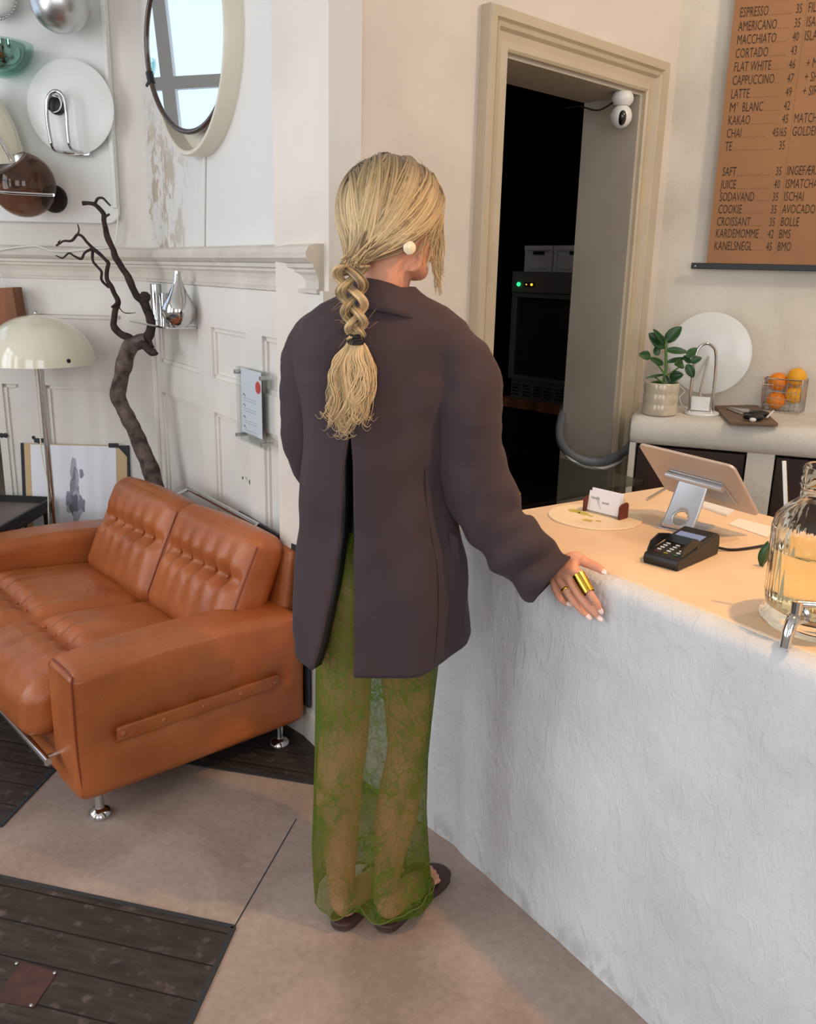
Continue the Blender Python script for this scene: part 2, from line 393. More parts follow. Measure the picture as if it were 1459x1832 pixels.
MT['sky'] = mat('bright_sky_glass', (205, 222, 250), emit=((200, 220, 250), 1.0))


# ------------------------------------------------------------------ mesh helpers
ORG = {}

def obj(name, bm, m, parent=None, smooth=True, bevel=0.0, sub=0, solid=0.0, kind=None, label=None, angle=40):
    if parent is not None:
        o0 = ORG.get(parent.name, V((0, 0, 0)))
        bmesh.ops.translate(bm, vec=-o0, verts=bm.verts)
    me = bpy.data.meshes.new(name)
    bmesh.ops.recalc_face_normals(bm, faces=bm.faces)
    bm.to_mesh(me); bm.free()
    if smooth:
        me.polygons.foreach_set('use_smooth', [True] * len(me.polygons))
        me.set_sharp_from_angle(angle=radians(angle))
    o = bpy.data.objects.new(name, me); COL.objects.link(o)
    for x in (m if isinstance(m, (list, tuple)) else [m]): me.materials.append(x)
    if parent is not None:
        o.parent = parent; ORG[o.name] = ORG.get(parent.name, V((0, 0, 0)))
    if solid:
        s = o.modifiers.new('solid', 'SOLIDIFY'); s.thickness = solid; s.offset = 0
    if bevel:
        b = o.modifiers.new('bevel', 'BEVEL'); b.width = bevel; b.segments = 2; b.limit_method = 'ANGLE'
    if sub:
        s = o.modifiers.new('sub', 'SUBSURF'); s.levels = sub; s.render_levels = sub
    if kind: o['kind'] = kind
    if label: o['label'] = label
    return o

def thing(name, label, cat, loc=(0, 0, 0), group=None):
    o = bpy.data.objects.new(name, None); COL.objects.link(o); o.location = loc; o.empty_display_size = 0.05
    o['label'] = label; o['category'] = cat
    if group: o['group'] = group
    ORG[o.name] = V(loc)
    return o

def tag(o, label, cat, group=None):
    o['label'] = label; o['category'] = cat
    if group: o['group'] = group
    return o

def struct(name, bm, m, parent=None, **kw):
    o = obj(name, bm, m, parent, **kw)
    if parent is None: o['kind'] = 'structure'
    return o

def B(): return bmesh.new()

def box(bm, c, s, R=None):
    """box with centre c, size s, R = (ux,uy,uz) axes"""
    c = V(c); ux, uy, uz = R if R else (V((1, 0, 0)), V((0, 1, 0)), V((0, 0, 1)))
    vs = []
    for k in (-.5, .5):
        for j in (-.5, .5):
            for i in (-.5, .5):
                vs.append(bm.verts.new(c + ux * (i * s[0]) + uy * (j * s[1]) + uz * (k * s[2])))
    for f in ((0, 2, 3, 1), (4, 5, 7, 6), (0, 1, 5, 4), (2, 6, 7, 3), (0, 4, 6, 2), (1, 3, 7, 5)):
        bm.faces.new([vs[i] for i in f])
    return bm

def prism(bm, poly, vec):
    """closed polygon (3D points) extruded by vec"""
    vec = V(vec); a = [bm.verts.new(V(p)) for p in poly]; b = [bm.verts.new(V(p) + vec) for p in poly]
    n = len(poly)
    bm.faces.new(a); bm.faces.new(b[::-1])
    for i in range(n): bm.faces.new([a[i], a[(i + 1) % n], b[(i + 1) % n], b[i]])
    return bm

def loft(bm, rings, closed=True, cap=True):
    vr = [[bm.verts.new(V(p)) for p in r] for r in rings]
    n = len(vr[0])
    for a, b in zip(vr[:-1], vr[1:]):
        for i in range(n if closed else n - 1):
            j = (i + 1) % n
            bm.faces.new([a[i], a[j], b[j], b[i]])
    if cap and closed:
        bm.faces.new(vr[0][::-1]); bm.faces.new(vr[-1])
    return vr

def cr(pts, n=8):
    """Catmull-Rom through points (tuples of any length)"""
    pts = [tuple(p) for p in pts]; out = []
    P = [pts[0]] + pts + [pts[-1]]
    for i in range(1, len(P) - 2):
        for k in range(n):
            t = k / n; a, b, c, d = P[i - 1], P[i], P[i + 1], P[i + 2]
            out.append(tuple(0.5 * (2 * b[q] + (c[q] - a[q]) * t + (2 * a[q] - 5 * b[q] + 4 * c[q] - d[q]) * t * t + (3 * b[q] - a[q] - 3 * c[q] + d[q]) * t ** 3) for q in range(len(b))))
    out.append(pts[-1]); return out

def frames(path):
    path = [V(p) for p in path]; n = len(path); T = []
    for i in range(n):
        d = path[min(i + 1, n - 1)] - path[max(i - 1, 0)]
        T.append(d.normalized() if d.length > 1e-9 else V((0, 0, 1)))
    u = T[0].orthogonal().normalized(); U = [u]
    for i in range(1, n):
        u = u - T[i] * (u @ T[i])
        if u.length < 1e-6: u = T[i].orthogonal()
        u.normalize(); U.append(u.copy())
    return path, T, U

def tube(bm, path, r, seg=10, cap=True, flat=1.0, uref=None, attr=None, closed=False):
    path, T, U = frames(path); n = len(path)
    rings = []
    for i in range(n):
        ri = r[i] if isinstance(r, (list, tuple)) else r
        u = U[i]
        if uref is not None:
            u = V(uref) - T[i] * (V(uref) @ T[i]); u.normalize()
        w_ = T[i].cross(u)
        rings.append([path[i] + (u * cos(2 * pi * k / seg) + w_ * (sin(2 * pi * k / seg) * flat)) * ri for k in range(seg)])
    vr = [[bm.verts.new(p) for p in q] for q in rings]
    for a, b in list(zip(vr[:-1], vr[1:])) + ([(vr[-1], vr[0])] if closed else []):
        for i in range(seg):
            j = (i + 1) % seg; bm.faces.new([a[i], a[j], b[j], b[i]])
    if cap and not closed:
        bm.faces.new(vr[0][::-1]); bm.faces.new(vr[-1])
    if attr is not None:
        lay, tint, rnd = attr[:3]; t0 = attr[3] if len(attr) > 3 else 0.0
        for i, q in enumerate(vr):
            for v in q: v[lay] = (tint, t0 + (1 - t0) * i / (n - 1), rnd, 1)
    return vr

def lathe(bm, prof, c, axis=Z, seg=32, cap=True):
    """prof = [(r, h)...] along axis from c"""
    c = V(c); axis = V(axis).normalized(); u = axis.orthogonal().normalized(); w_ = axis.cross(u)
    rings = [[c + axis * h + (u * cos(2 * pi * k / seg) + w_ * sin(2 * pi * k / seg)) * max(r, 1e-4) for k in range(seg)] for r, h in prof]
    return loft(bm, rings, True, cap)

def sphere(bm, c, r, seg=20, rings=12, sc=(1, 1, 1), R=None):
    ux, uy, uz = R if R else (V((1, 0, 0)), V((0, 1, 0)), V((0, 0, 1)))
    c = V(c); ring = []
    for i in range(rings + 1):
        th = pi * i / rings; rr = max(sin(th), 1e-3)
        ring.append([c + (ux * (cos(2 * pi * k / seg) * rr * sc[0]) + uy * (sin(2 * pi * k / seg) * rr * sc[1]) + uz * (-cos(th) * sc[2])) * r for k in range(seg)])
    loft(bm, ring, True, True); return bm

def text_bm(bm, s, origin, ux, uy, size, depth=0.0006, xscale=1.0, align='LEFT', shear=0.0):
    c = bpy.data.curves.new('lettering', 'FONT'); c.body = s; c.size = size; c.align_x = align; c.extrude = 0; c.shear = shear
    c.resolution_u = 2; c.offset = 0.0
    o = bpy.data.objects.new('lettering', c); COL.objects.link(o)
    dg = bpy.context.evaluated_depsgraph_get(); me = bpy.data.meshes.new_from_object(o.evaluated_get(dg))
    nrm = V(ux).cross(V(uy)).normalized()
    b2 = bmesh.new(); b2.from_mesh(me)
    vm = {}
    for v in b2.verts: vm[v.index] = bm.verts.new(V(origin) + V(ux) * (v.co.x * xscale) + V(uy) * v.co.y + nrm * depth)
    for f in b2.faces:
        try: bm.faces.new([vm[v.index] for v in f.verts])
        except ValueError: pass
    wd = max((v.co.x for v in b2.verts), default=0) * xscale
    b2.free(); bpy.data.objects.remove(o); bpy.data.curves.remove(c); bpy.data.meshes.remove(me)
    return wd

def copy_tree(o, parent=None):
    c = o.copy(); COL.objects.link(c)
    if parent is not None: c.parent = parent
    for ch in list(o.children): copy_tree(ch, c)
    return c

# ================================================================== STRUCTURE
H = 3.25
bm = B(); prism(bm, [V((-3.5, -2.8, -0.1)), V((3.9, -2.8, -0.1)), V((3.9, 7.5, -0.1)), V((-3.5, 7.5, -0.1))], (0, 0, 0.1))
struct('floor', bm, MT['concrete'], smooth=False)

def patch(poly):
    bm = B(); prism(bm, [V((x, y, 0.0005)) for x, y in poly], (0, 0, 0.002)); struct('floor', bm, MT['planks'], smooth=False)
    return poly
patch([(-1.007, 1.883), (-0.386, 1.728), (-0.72, -0.8), (-3.3, -0.2), (-3.3, 2.456)])
patch([(-1.10, 2.087), (-1.02, 2.73), (-1.9, 3.86), (-3.3, 3.9), (-3.3, 2.65)])
patch([(-1.02, 2.510), (-0.586, 2.405), (-0.267, 2.335), (0.02, 2.27), (-0.26, 2.62), (-1.08, 3.80), (-1.5, 3.85), (-1.02, 2.73)])
# dark metal strips that edge the plank inlays
bm = B()
for a, b in (((-1.9, 2.108), (-0.386, 1.728)), ((-0.386, 1.728), (-0.60, 0.1)), ((-1.10, 2.087), (-1.06, 2.41)), ((-1.02, 2.510), (-0.06, 2.287))):
    a = V((a[0], a[1], 0)); b = V((b[0], b[1], 0)); d = (b - a).normalized(); n = V((-d.y, d.x, 0))
    box(bm, (a + b) / 2 + Z * 0.002, ((b - a).length, 0.012, 0.004), (d, n, Z))
struct('trim_1', bm, MT['charc'], smooth=False)
# saw cut joint in the cement
bm = B(); a = V((-0.386, 1.728, 0)); b = onz(530, 1465); d = (b - a).normalized()
box(bm, (a + b) / 2 + Z * 0.0002, ((b - a).length, 0.0035, 0.0006), (d, V((-d.y, d.x, 0)), Z))
struct('trim_2', bm, MT['seam'] if 0 else MT['charc'], smooth=False)
# walls
def wallbox(bm, P, t0, t1, z0, z1, o0, o1):
    prism(bm, [P(t0, z0, o0), P(t1, z0, o0), P(t1, z0, o1), P(t0, z0, o1)], (0, 0, z1 - z0))
LB = (CAB - EB).length; LC = (CCD - EB).length
bm = B(); wallbox(bm, pB, 0, LB + 0.02, 1.5, H, -0.1, 0); struct('wall_back', bm, MT['wallB'], smooth=False)
bm = B(); wallbox(bm, pB, 0, LB + 0.02, 0, 1.5, -0.1, 0); struct('wall_back', bm, MT['panelB'], smooth=False)
bm = B(); wallbox(bm, pA, -0.02, 0.74, 1.5, H, -0.1, 0); struct('wall_left', bm, MT['wallA'], smooth=False)
bm = B(); wallbox(bm, pA, -0.02, 0.74, 0, 1.5, -0.1, 0); struct('wall_left', bm, MT['panelB'], smooth=False)
D0, D1, DH = 0.698, 1.497, 2.16
bm = B()
wallbox(bm, pC, 0, D0, 0, H, -0.25, 0); wallbox(bm, pC, D1, LC + 0.12, 0, H, -0.25, 0); wallbox(bm, pC, D0, D1, DH, H, -0.25, 0)
struct('wall_middle', bm, MT['wallC'], smooth=False)
bm = B(); wallbox(bm, pD, -0.05, 3.1, 0, H, -0.1, 0); struct('wall_right', bm, MT['wallD'], smooth=False)
# jamb lining inside the doorway, coloured darker to carry its shade
bm = B()
wallbox(bm, pC, D0, D0 + 0.012, 0, DH, -0.25, -0.001); wallbox(bm, pC, D1 - 0.012, D1, 0, DH, -0.25, -0.001)
wallbox(bm, pC, D0 + 0.012, D1 - 0.012, DH - 0.012, DH, -0.25, -0.001)
jam = struct('door_1', bm, MT['reveal'], smooth=False)
# moulded architrave, mitred at the corners
prof = [(0.0, 0.0), (0.0, 0.016), (0.008, 0.022), (0.018, 0.018), (0.030, 0.014), (0.052, 0.018), (0.060, 0.032), (0.070, 0.036), (0.076, 0.028), (0.082, 0.040), (0.108, 0.042), (0.112, 0.036), (0.112, 0.0)]
bm = B()
def arch_ring(corner):
    out = []
    for w_, h_ in prof:
        if corner == 0: out.append(pC(D0 - w_, 0.0, h_))
        if corner == 1: out.append(pC(D0 - w_, DH + w_, h_))
        if corner == 2: out.append(pC(D1 + w_, DH + w_, h_))
        if corner == 3: out.append(pC(D1 + w_, 0.0, h_))
    return out
loft(bm, [arch_ring(i) for i in range(4)], True, True)
struct('trim_3', bm, MT['casing'], angle=25)
# panelling: raised stiles and rails around recessed fields
def panelling(name, P, cols, rows, t0, t1, ztop):
    bm = B(); th = 0.018; xs = [t0]
    for a, b in cols: xs += [a, b]
    xs.append(t1)
    for i in range(0, len(xs), 2): wallbox(bm, P, xs[i], xs[i + 1], 0.0, ztop, 0, th)
    zs = [0.0]
    for a, b in rows: zs += [a, b]
    zs.append(ztop)
    for a, b in cols:
        for i in range(0, len(zs), 2): wallbox(bm, P, a, b, zs[i], zs[i + 1], 0, th)
    for a, b in cols:
        for c, d in rows:
            for (q0, q1, r0, r1) in ((a, a + 0.016, c, d), (b - 0.016, b, c, d), (a, b, c, c + 0.016), (a, b, d - 0.016, d)):
                wallbox(bm, P, q0, q1, r0, r1, 0, 0.009)
    struct(name, bm, MT['panelB'], smooth=False)
panelling('trim_4', pB, [(0.10, 0.42), (0.545, 0.865), (1.0, 1.47)], [(0.25, 0.98), (1.105, 1.288)], 0.0, LB, 1.44)
panelling('trim_5', pA, [(0.14, 0.50), (0.622, 0.697)], [(0.25, 0.98), (1.105, 1.286)], 0.0, 0.73, 1.44)
dp = [(0, 1.567), (0.034, 1.566), (0.052, 1.558), (0.060, 1.543), (0.058, 1.528), (0.045, 1.516), (0.037, 1.513), (0.037, 1.502), (0.030, 1.497), (0.030, 1.490), (0.024, 1.482), (0.020, 1.466), (0.020, 1.446), (0.027, 1.442), (0.027, 1.433), (0.014, 1.428), (0, 1.428)]
bm = B(); prism(bm, [pB(0.022, z, o) for o, z in dp], TB * (LB - 0.022)); struct('trim_6', bm, MT['dado'], smooth=False)
bm = B(); prism(bm, [pA(0.0, z, o * 0.8) for o, z in dp], TA * 0.73); struct('trim_7', bm, MT['dado'], smooth=False)
# skirting
bm = B(); prism(bm, [pB(0.0, 0, 0.014), pB(0.0, 0, 0.026), pB(0.0, 0.10, 0.026), pB(0.0, 0.12, 0.014)], TB * LB); struct('baseboard_back', bm, MT['panelB'], smooth=False)
bm = B(); prism(bm, [pA(0.0, 0, 0.014), pA(0.0, 0, 0.026), pA(0.0, 0.10, 0.026), pA(0.0, 0.12, 0.014)], TA * 0.73); struct('baseboard_left', bm, MT['panelB'], smooth=False)
# cable conduit in the corner of the panelled wall and thin conduit on the worn plaster
bm = B(); tube(bm, [onB(366, 250, 0.006), onB(365, 330, 0.006), onB(364, 441, 0.006)], 0.006, 8); struct('trim_8', bm, MT['wallB'])
bm = B(); tube(bm, [pB(LB - 0.045, z, 0.024) for z in (0.1, 0.5, 1.42)], 0.012, 8); struct('trim_9', bm, MT['panelB'])
# ceiling with cornice and the unseen rest of the room, so that reflections and bounce light are right
bm = B(); prism(bm, [V((-3.5, -2.8, H)), V((4.1, -2.8, H)), V((4.1, 7.5, H)), V((-3.5, 7.5, H))], (0, 0, 0.1)); struct('ceiling', bm, MT['ceil'], smooth=False)
def wallxy(name, bm, axis, pos, thick, lo, hi, holes, m):
    """wall on x=pos or y=pos with rectangular window holes [(a,b,z0,z1)]"""
    cuts = sorted(holes); cur = lo
    def seg(a, b, z0, z1):
        if b - a < 1e-4 or z1 - z0 < 1e-4: return
        if axis == 'x': box(bm, (pos - thick / 2, (a + b) / 2, (z0 + z1) / 2), (thick, b - a, z1 - z0))
        else: box(bm, ((a + b) / 2, pos - thick / 2, (z0 + z1) / 2), (b - a, thick, z1 - z0))
    for a, b, z0, z1 in cuts:
        seg(cur, a, 0, H); seg(a, b, 0, z0); seg(a, b, z1, H); cur = b
    seg(cur, hi, 0, H)
    struct(name, bm, m, smooth=False)
WL = [(-1.3, 0.2, 0.9, 3.0), (0.8, 2.3, 0.9, 3.0), (3.2, 5.0, 1.4, 3.1)]
WR = [(-2.1, -0.5, 0.9, 3.0), (0.5, 2.1, 0.9, 3.0)]
wallxy('wall_window_side', B(), 'x', -3.3, 0.12, -2.7, 7.3, WL, MT['wallA'])
wallxy('wall_front', B(), 'y', -2.6, 0.12, -3.4, 3.9, WR, MT['wallA'])
bm = B(); box(bm, (3.86, 0.2, H / 2), (0.1, 6.0, H)); struct('wall_far_right', bm, MT['wallC'], smooth=False)
e = pA(0.74, 0, 0)
bm = B(); box(bm, (e.x + 0.05, (e.y + 0.06 + 7.2) / 2, H / 2), (0.1, 7.2 - e.y - 0.06, H)); struct('wall_alcove', bm, MT['wallA'], smooth=False)
bm = B(); box(bm, (-2.6, 7.2, H / 2), (1.5, 0.1, H)); struct('wall_alcove_end', bm, MT['wallA'], smooth=False)
n = 0
for ax, pos, lst in (('x', -3.3, WL), ('y', -2.6, WR)):
    for a, b, z0, z1 in lst:
        n += 1; bm = B(); fw = 0.06
        def bar(a0, a1, q0, q1, off=0.0, th=0.06):
            if ax == 'x': box(bm, (pos - 0.04 + off, (a0 + a1) / 2, (q0 + q1) / 2), (th, a1 - a0, q1 - q0))
            else: box(bm, ((a0 + a1) / 2, pos - 0.04 + off, (q0 + q1) / 2), (a1 - a0, th, q1 - q0))
        bar(a, a + fw, z0, z1); bar(b - fw, b, z0, z1); bar(a + fw, b - fw, z0, z0 + fw); bar(a + fw, b - fw, z1 - fw, z1)
        m_ = (a + b) / 2; bar(m_ - 0.04, m_ + 0.04, z0 + fw, z1 - fw)
        zm = z0 + (z1 - z0) * 0.62
        bar(a + fw, m_ - 0.04, zm - 0.035, zm + 0.035); bar(m_ + 0.04, b - fw, zm - 0.035, zm + 0.035)
        struct('window_%d' % n, bm, MT['ceil'], smooth=False)
# dark back room behind the doorway
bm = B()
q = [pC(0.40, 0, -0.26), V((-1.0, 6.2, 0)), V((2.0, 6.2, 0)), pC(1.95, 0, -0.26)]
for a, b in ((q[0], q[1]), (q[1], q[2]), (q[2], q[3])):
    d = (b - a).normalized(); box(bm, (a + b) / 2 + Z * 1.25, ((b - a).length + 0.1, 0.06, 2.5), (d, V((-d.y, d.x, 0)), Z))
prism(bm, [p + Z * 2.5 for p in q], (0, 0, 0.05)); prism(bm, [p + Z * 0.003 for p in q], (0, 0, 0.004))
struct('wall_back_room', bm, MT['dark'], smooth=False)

# ================================================================== SERVICE COUNTER
K0 = V((0.378, 1.681, 0)); CD = 0.729
def pK(t, d, z): return K0 + TB * t + NB * d + Z * z
KT0, KT1 = -1.75, 0.46
ct = thing('service_counter', 'long plastered white counter with smooth beige top beside the standing person', 'counter', pK(-0.6, 0.35, 0))
pro = [(0.14, 0.0)] + [(0.012 - 0.010 * min(1, z / 0.3), z) for z in [i * 0.88 / 44 for i in range(45)]] + [(0.004, 0.893), (0.012, 0.904), (0.024, 0.911), (0.04, 0.9145), (0.14, 0.9145)]
bm = B(); N = 190; rings = []
KE = pK(0.43, 0, 0); FE = EB - NB * 0.028 + V((0.01, -0.01, 0)); L1 = 0.43 - KT0; L2 = (FE - KE).length; DB = (FE - KE).normalized(); NB2 = V((DB.y, -DB.x, 0))
for i in range(N + 1):
    s_ = (L1 + L2) * i / N
    base = pK(KT0 + s_, 0, 0) if s_ < L1 else KE + DB * (s_ - L1)
    q_ = min(1, max(0, (s_ - L1 + 0.08) / 0.16)); n_ = (NB * (1 - q_) + NB2 * q_).normalized()
    r = []
    for d, z in pro:
        k = 0.0
        if d < 0.1:
            pt = base + Z * z; am = 1.0 if s_ < L1 - 0.1 else 0.45
            k = am * (0.006 * noise.noise(pt * 3.0) + 0.003 * noise.noise(pt * 11))
            k += 0.004 * math.exp(-((s_ - L1 + 0.05) / 0.05) ** 2) - 0.003 * math.exp(-((s_ - L1 - 0.02) / 0.03) ** 2)
        r.append(base + n_ * ((d if d < 0.1 else (0.14 if s_ < L1 else 0.05)) - k) + Z * z)
    rings.append(r)
loft(bm, rings, True, True)
obj('front_panel', bm, MT['counter'], ct, angle=60, label='white trowelled plaster front')
bm = B()
prism(bm, [pK(KT0, 0.035, 0.86), pK(KT0, 0.035, 0.9165), pK(KT0, CD, 0.9165), pK(KT0, CD, 0.86)], TB * (KT1 - KT0))
obj('countertop', bm, MT['ctop'], ct, smooth=False, bevel=0.006, label='smooth beige top')
bm = B(); box(bm, pK((KT0 + KT1) / 2, CD - 0.05, 0.43), (KT1 - KT0, 0.04, 0.86), (TB, NB, Z)); box(bm, pK(KT1 - 0.02, 0.42, 0.43), (0.04, 0.5, 0.86), (TB, NB, Z))
obj('rear_panel', bm, MT['counter'], ct, smooth=False)
# glass-topped case filling the corner between counter and door wall
dc = thing('display_case', 'glass topped display case between the counter end and the door frame', 'display case', pK(0.7, 0.2, 0))
f0, f1 = pK(KT1 + 0.005, 0.0, 0), EB + V((0.012, -0.012, 0)) - NB * 0.02
dd = (f1 - f0).normalized(); nn = V((dd.y, -dd.x, 0))
bm = B(); poly = [f0 + nn * 0.052, f1 + nn * 0.052 - dd * 0.07, pC(0.56, 0, 0.012), pC(0.575, 0, 0.055), pC(0.80, 0, 0.055), V((0.70, 2.545, 0)), V((0.692, 2.535, 0))]
prism(bm, [p + Z * 0.9065 for p in poly], (0, 0, 0.008)); obj('glass_top', bm, MT['case'], dc, smooth=False, label='clear glass top with a bright edge')
bm = B(); prism(bm, [p + Z * 0.02 for p in (f0 + nn * 0.06, f1 + nn * 0.06 - dd * 0.12, f1 + nn * 0.2 - dd * 0.3, f0 + nn * 0.2)], (0, 0, 0.60)); obj('base', bm, MT['blackm'], dc, smooth=False)
# round-edged back counter below the menu
bc = thing('back_counter', 'plastered shelf counter with dark cupboards under the hanging menu', 'counter', pD(1.2, 0, 0.2))
BZ = 0.992
def dt(px, py, off): return (onD(px, py, off) - CCD) @ TD
bm = B()
def ring_slab(t): return [pD(t, z, o) for o, z in ((0.003, BZ - 0.11), (0.003, BZ), (0.40, BZ), (0.435, BZ - 0.006), (0.452, BZ - 0.03), (0.455, BZ - 0.055), (0.452, BZ - 0.08), (0.435, BZ - 0.105), (0.40, BZ - 0.11))]
def shrink(t, k):
    c = pD(t, BZ - 0.055, 0.23); return [c + (p - c) * k for p in ring_slab(t)]
loft(bm, [shrink(-0.035 + 0.03, 0.86), shrink(-0.02 + 0.02, 0.95), ring_slab(0.03), ring_slab(2.8)], True, True)
obj('shelf_top', bm, MT['wallD'], bc, angle=50)
ta, tb_, tc_ = dt(1136, 800, 0.43), dt(1336, 812, 0.43), dt(1386, 815, 0.43)
bm = B()
for a, b in ((0.0, ta), (tb_, tc_), (tc_ + 0.55, 2.8)): wallbox(bm, pD, a, b, 0.0, BZ - 0.105, 0.08, 0.43)
wallbox(bm, pD, 0.05, 2.8, 0.0, BZ - 0.105, 0.003, 0.08); wallbox(bm, pD, ta, 2.7, 0.0, 0.12, 0.08, 0.43)
obj('carcass', bm, MT['wallD'], bc, smooth=False)
for a, b in ((ta, tb_), (tc_, tc_ + 0.55)):
    bm = B(); wallbox(bm, pD, a + 0.006, b - 0.006, 0.125, BZ - 0.118, 0.38, 0.415); obj('door', bm, MT['cupb'], bc, smooth=False, bevel=0.004, label='dark brown door')

# ================================================================== SOFA
SO = V((-0.861, 2.062, 0)); SU = V((0.743, 0.669, 0)); SV = V((-0.669, 0.743, 0)); SL = 1.40
def S(u, v, z): return SO + SU * u + SV * v + Z * z
sf = thing('leather_sofa', 'tan leather two-seat sofa with tufted cushions on short chrome legs', 'sofa', S(0.35, SL / 2, 0))

def rbox(bm, frame, size, r, bulge, n, deform=None):
    """rounded, puffed box; frame(p)->world ; p local centred; size half extents"""
    vmap = {}
    hx, hy, hz = size
    def vert(a, b, c):
        key = (round(a, 5), round(b, 5), round(c, 5))
        if key in vmap: return vmap[key]
        p = V((a * hx, b * hy, c * hz))
        inner = V((max(-hx + r, min(hx - r, p.x)), max(-hy + r, min(hy - r, p.y)), max(-hz + r, min(hz - r, p.z))))
        d = p - inner; nrm = d.normalized() if d.length > 1e-6 else V((0, 0, 1))
        q = inner + nrm * r
        q.x += (1 if a > 0 else -1) * bulge[0] * abs(a) ** 3 * (1 - b * b) * (1 - c * c)
        q.y += (1 if b > 0 else -1) * bulge[1] * abs(b) ** 3 * (1 - a * a) * (1 - c * c)
        q.z += (1 if c > 0 else -1) * bulge[2] * abs(c) ** 3 * (1 - b * b) * (1 - a * a)
        if deform: q = deform(q, (a, b, c))
        vmap[key] = bm.verts.new(frame(q)); return vmap[key]
    g = [-1 + 2 * i / n for i in range(n + 1)]
    for ax in range(3):
        for s in (-1, 1):
            for i in range(n):
                for j in range(n):
                    co = []
                    for (x, y) in ((g[i], g[j]), (g[i + 1], g[j]), (g[i + 1], g[j + 1]), (g[i], g[j + 1])):
                        co.append((s, x, y) if ax == 0 else ((x, s, y) if ax == 1 else (x, y, s)))
                    try: bm.faces.new([vert(*c) for c in co])
                    except ValueError: pass

# arms
def arm(v0, outer):
    bm = B(); AW = 0.185; zb, zt = 0.085, 0.475
    def fr(p): return S(0.3715 + p.x, v0 + AW / 2 + p.y, (zb + zt) / 2 + p.z)
    def df(q, c):
        # outer face: pulled in along the buttoned strip
        s = c[1] * outer
        if s > 0.98:
            z = (zb + zt) / 2 + q.z; u = 0.3715 + q.x
            g = math.exp(-((z - 0.262) / 0.03) ** 2) * (1 / (1 + math.exp(-(u - 0.10) / 0.015))) * (1 / (1 + math.exp((u - 0.66) / 0.015)))
            k = -0.016 * g
            for bu in (0.13, 0.25, 0.375, 0.5, 0.62):
                k -= 0.008 * math.exp(-((u - bu) / 0.03) ** 2 - ((z - 0.262) / 0.05) ** 2)
            k += 0.010 * (1 - abs(c[0]) ** 4) * math.exp(-((z - 0.37) / 0.07) ** 2)
            k += 0.004 * noise.noise(V((u * 9, z * 9, 1)))
            q.y += outer * k
        if c[2] > 0.9: q.z += 0.018 * (1 - ((c[0] + 0.1) ** 2)) - 0.012
        return q
    rbox(bm, fr, (0.3715, AW / 2, (zt - zb) / 2), 0.034, (0.004, 0.004, 0.008), 44, df)
    return bm
a1 = obj('arm', arm(0.0, -1), MT['leather'], sf, angle=80)
a2 = obj('arm', arm(SL - 0.185, 1), MT['leather'], sf, angle=80)
# buttoned strip on the near arm
bm = B(); rbox(bm, lambda p: S(0.375 + p.x, -0.001 + p.y * 1.0 + 0.008, 0.262 + p.z), (0.262, 0.010, 0.022), 0.006, (0, 0.002, 0), 24)
strip = obj('button_strip', bm, MT['leather'], sf, angle=60)
for bu in (0.13, 0.25, 0.375, 0.5, 0.62):
    bm = B(); sphere(bm, S(bu, -0.004, 0.262), 0.0085, 12, 8, (1, 0.5, 1), (SU, SV, Z)); obj('button', bm, MT['leather'], sf)
# piping along the near arm's front edge
bm = B(); tube(bm, cr([S(0.014, 0.012, 0.105), S(0.006, 0.012, 0.25), S(0.006, 0.012, 0.43), S(0.012, 0.03, 0.458), S(0.012, 0.15, 0.462)], 6), 0.003, 6); obj('piping', bm, MT['seam'], sf)
# base
bm = B(); rbox(bm, lambda p: S(0.345 + p.x, SL / 2 + p.y, 0.15 + p.z), (0.335, SL / 2 - 0.17, 0.065), 0.015, (0.004, 0, 0), 12); obj('base', bm, MT['leather'], sf, angle=70)
# back frame
ln = V((0.16, 0, 1)).normalized()
def bf(p): return S(0.722 + p.x + 0.045 * (p.z / 0.28), SL / 2 + p.y, 0.365 + p.z)
bm = B(); rbox(bm, bf, (0.030, SL / 2 - 0.075, 0.28), 0.02, (0.004, 0, 0.0), 16); obj('back_frame', bm, MT['leather'], sf, angle=70)
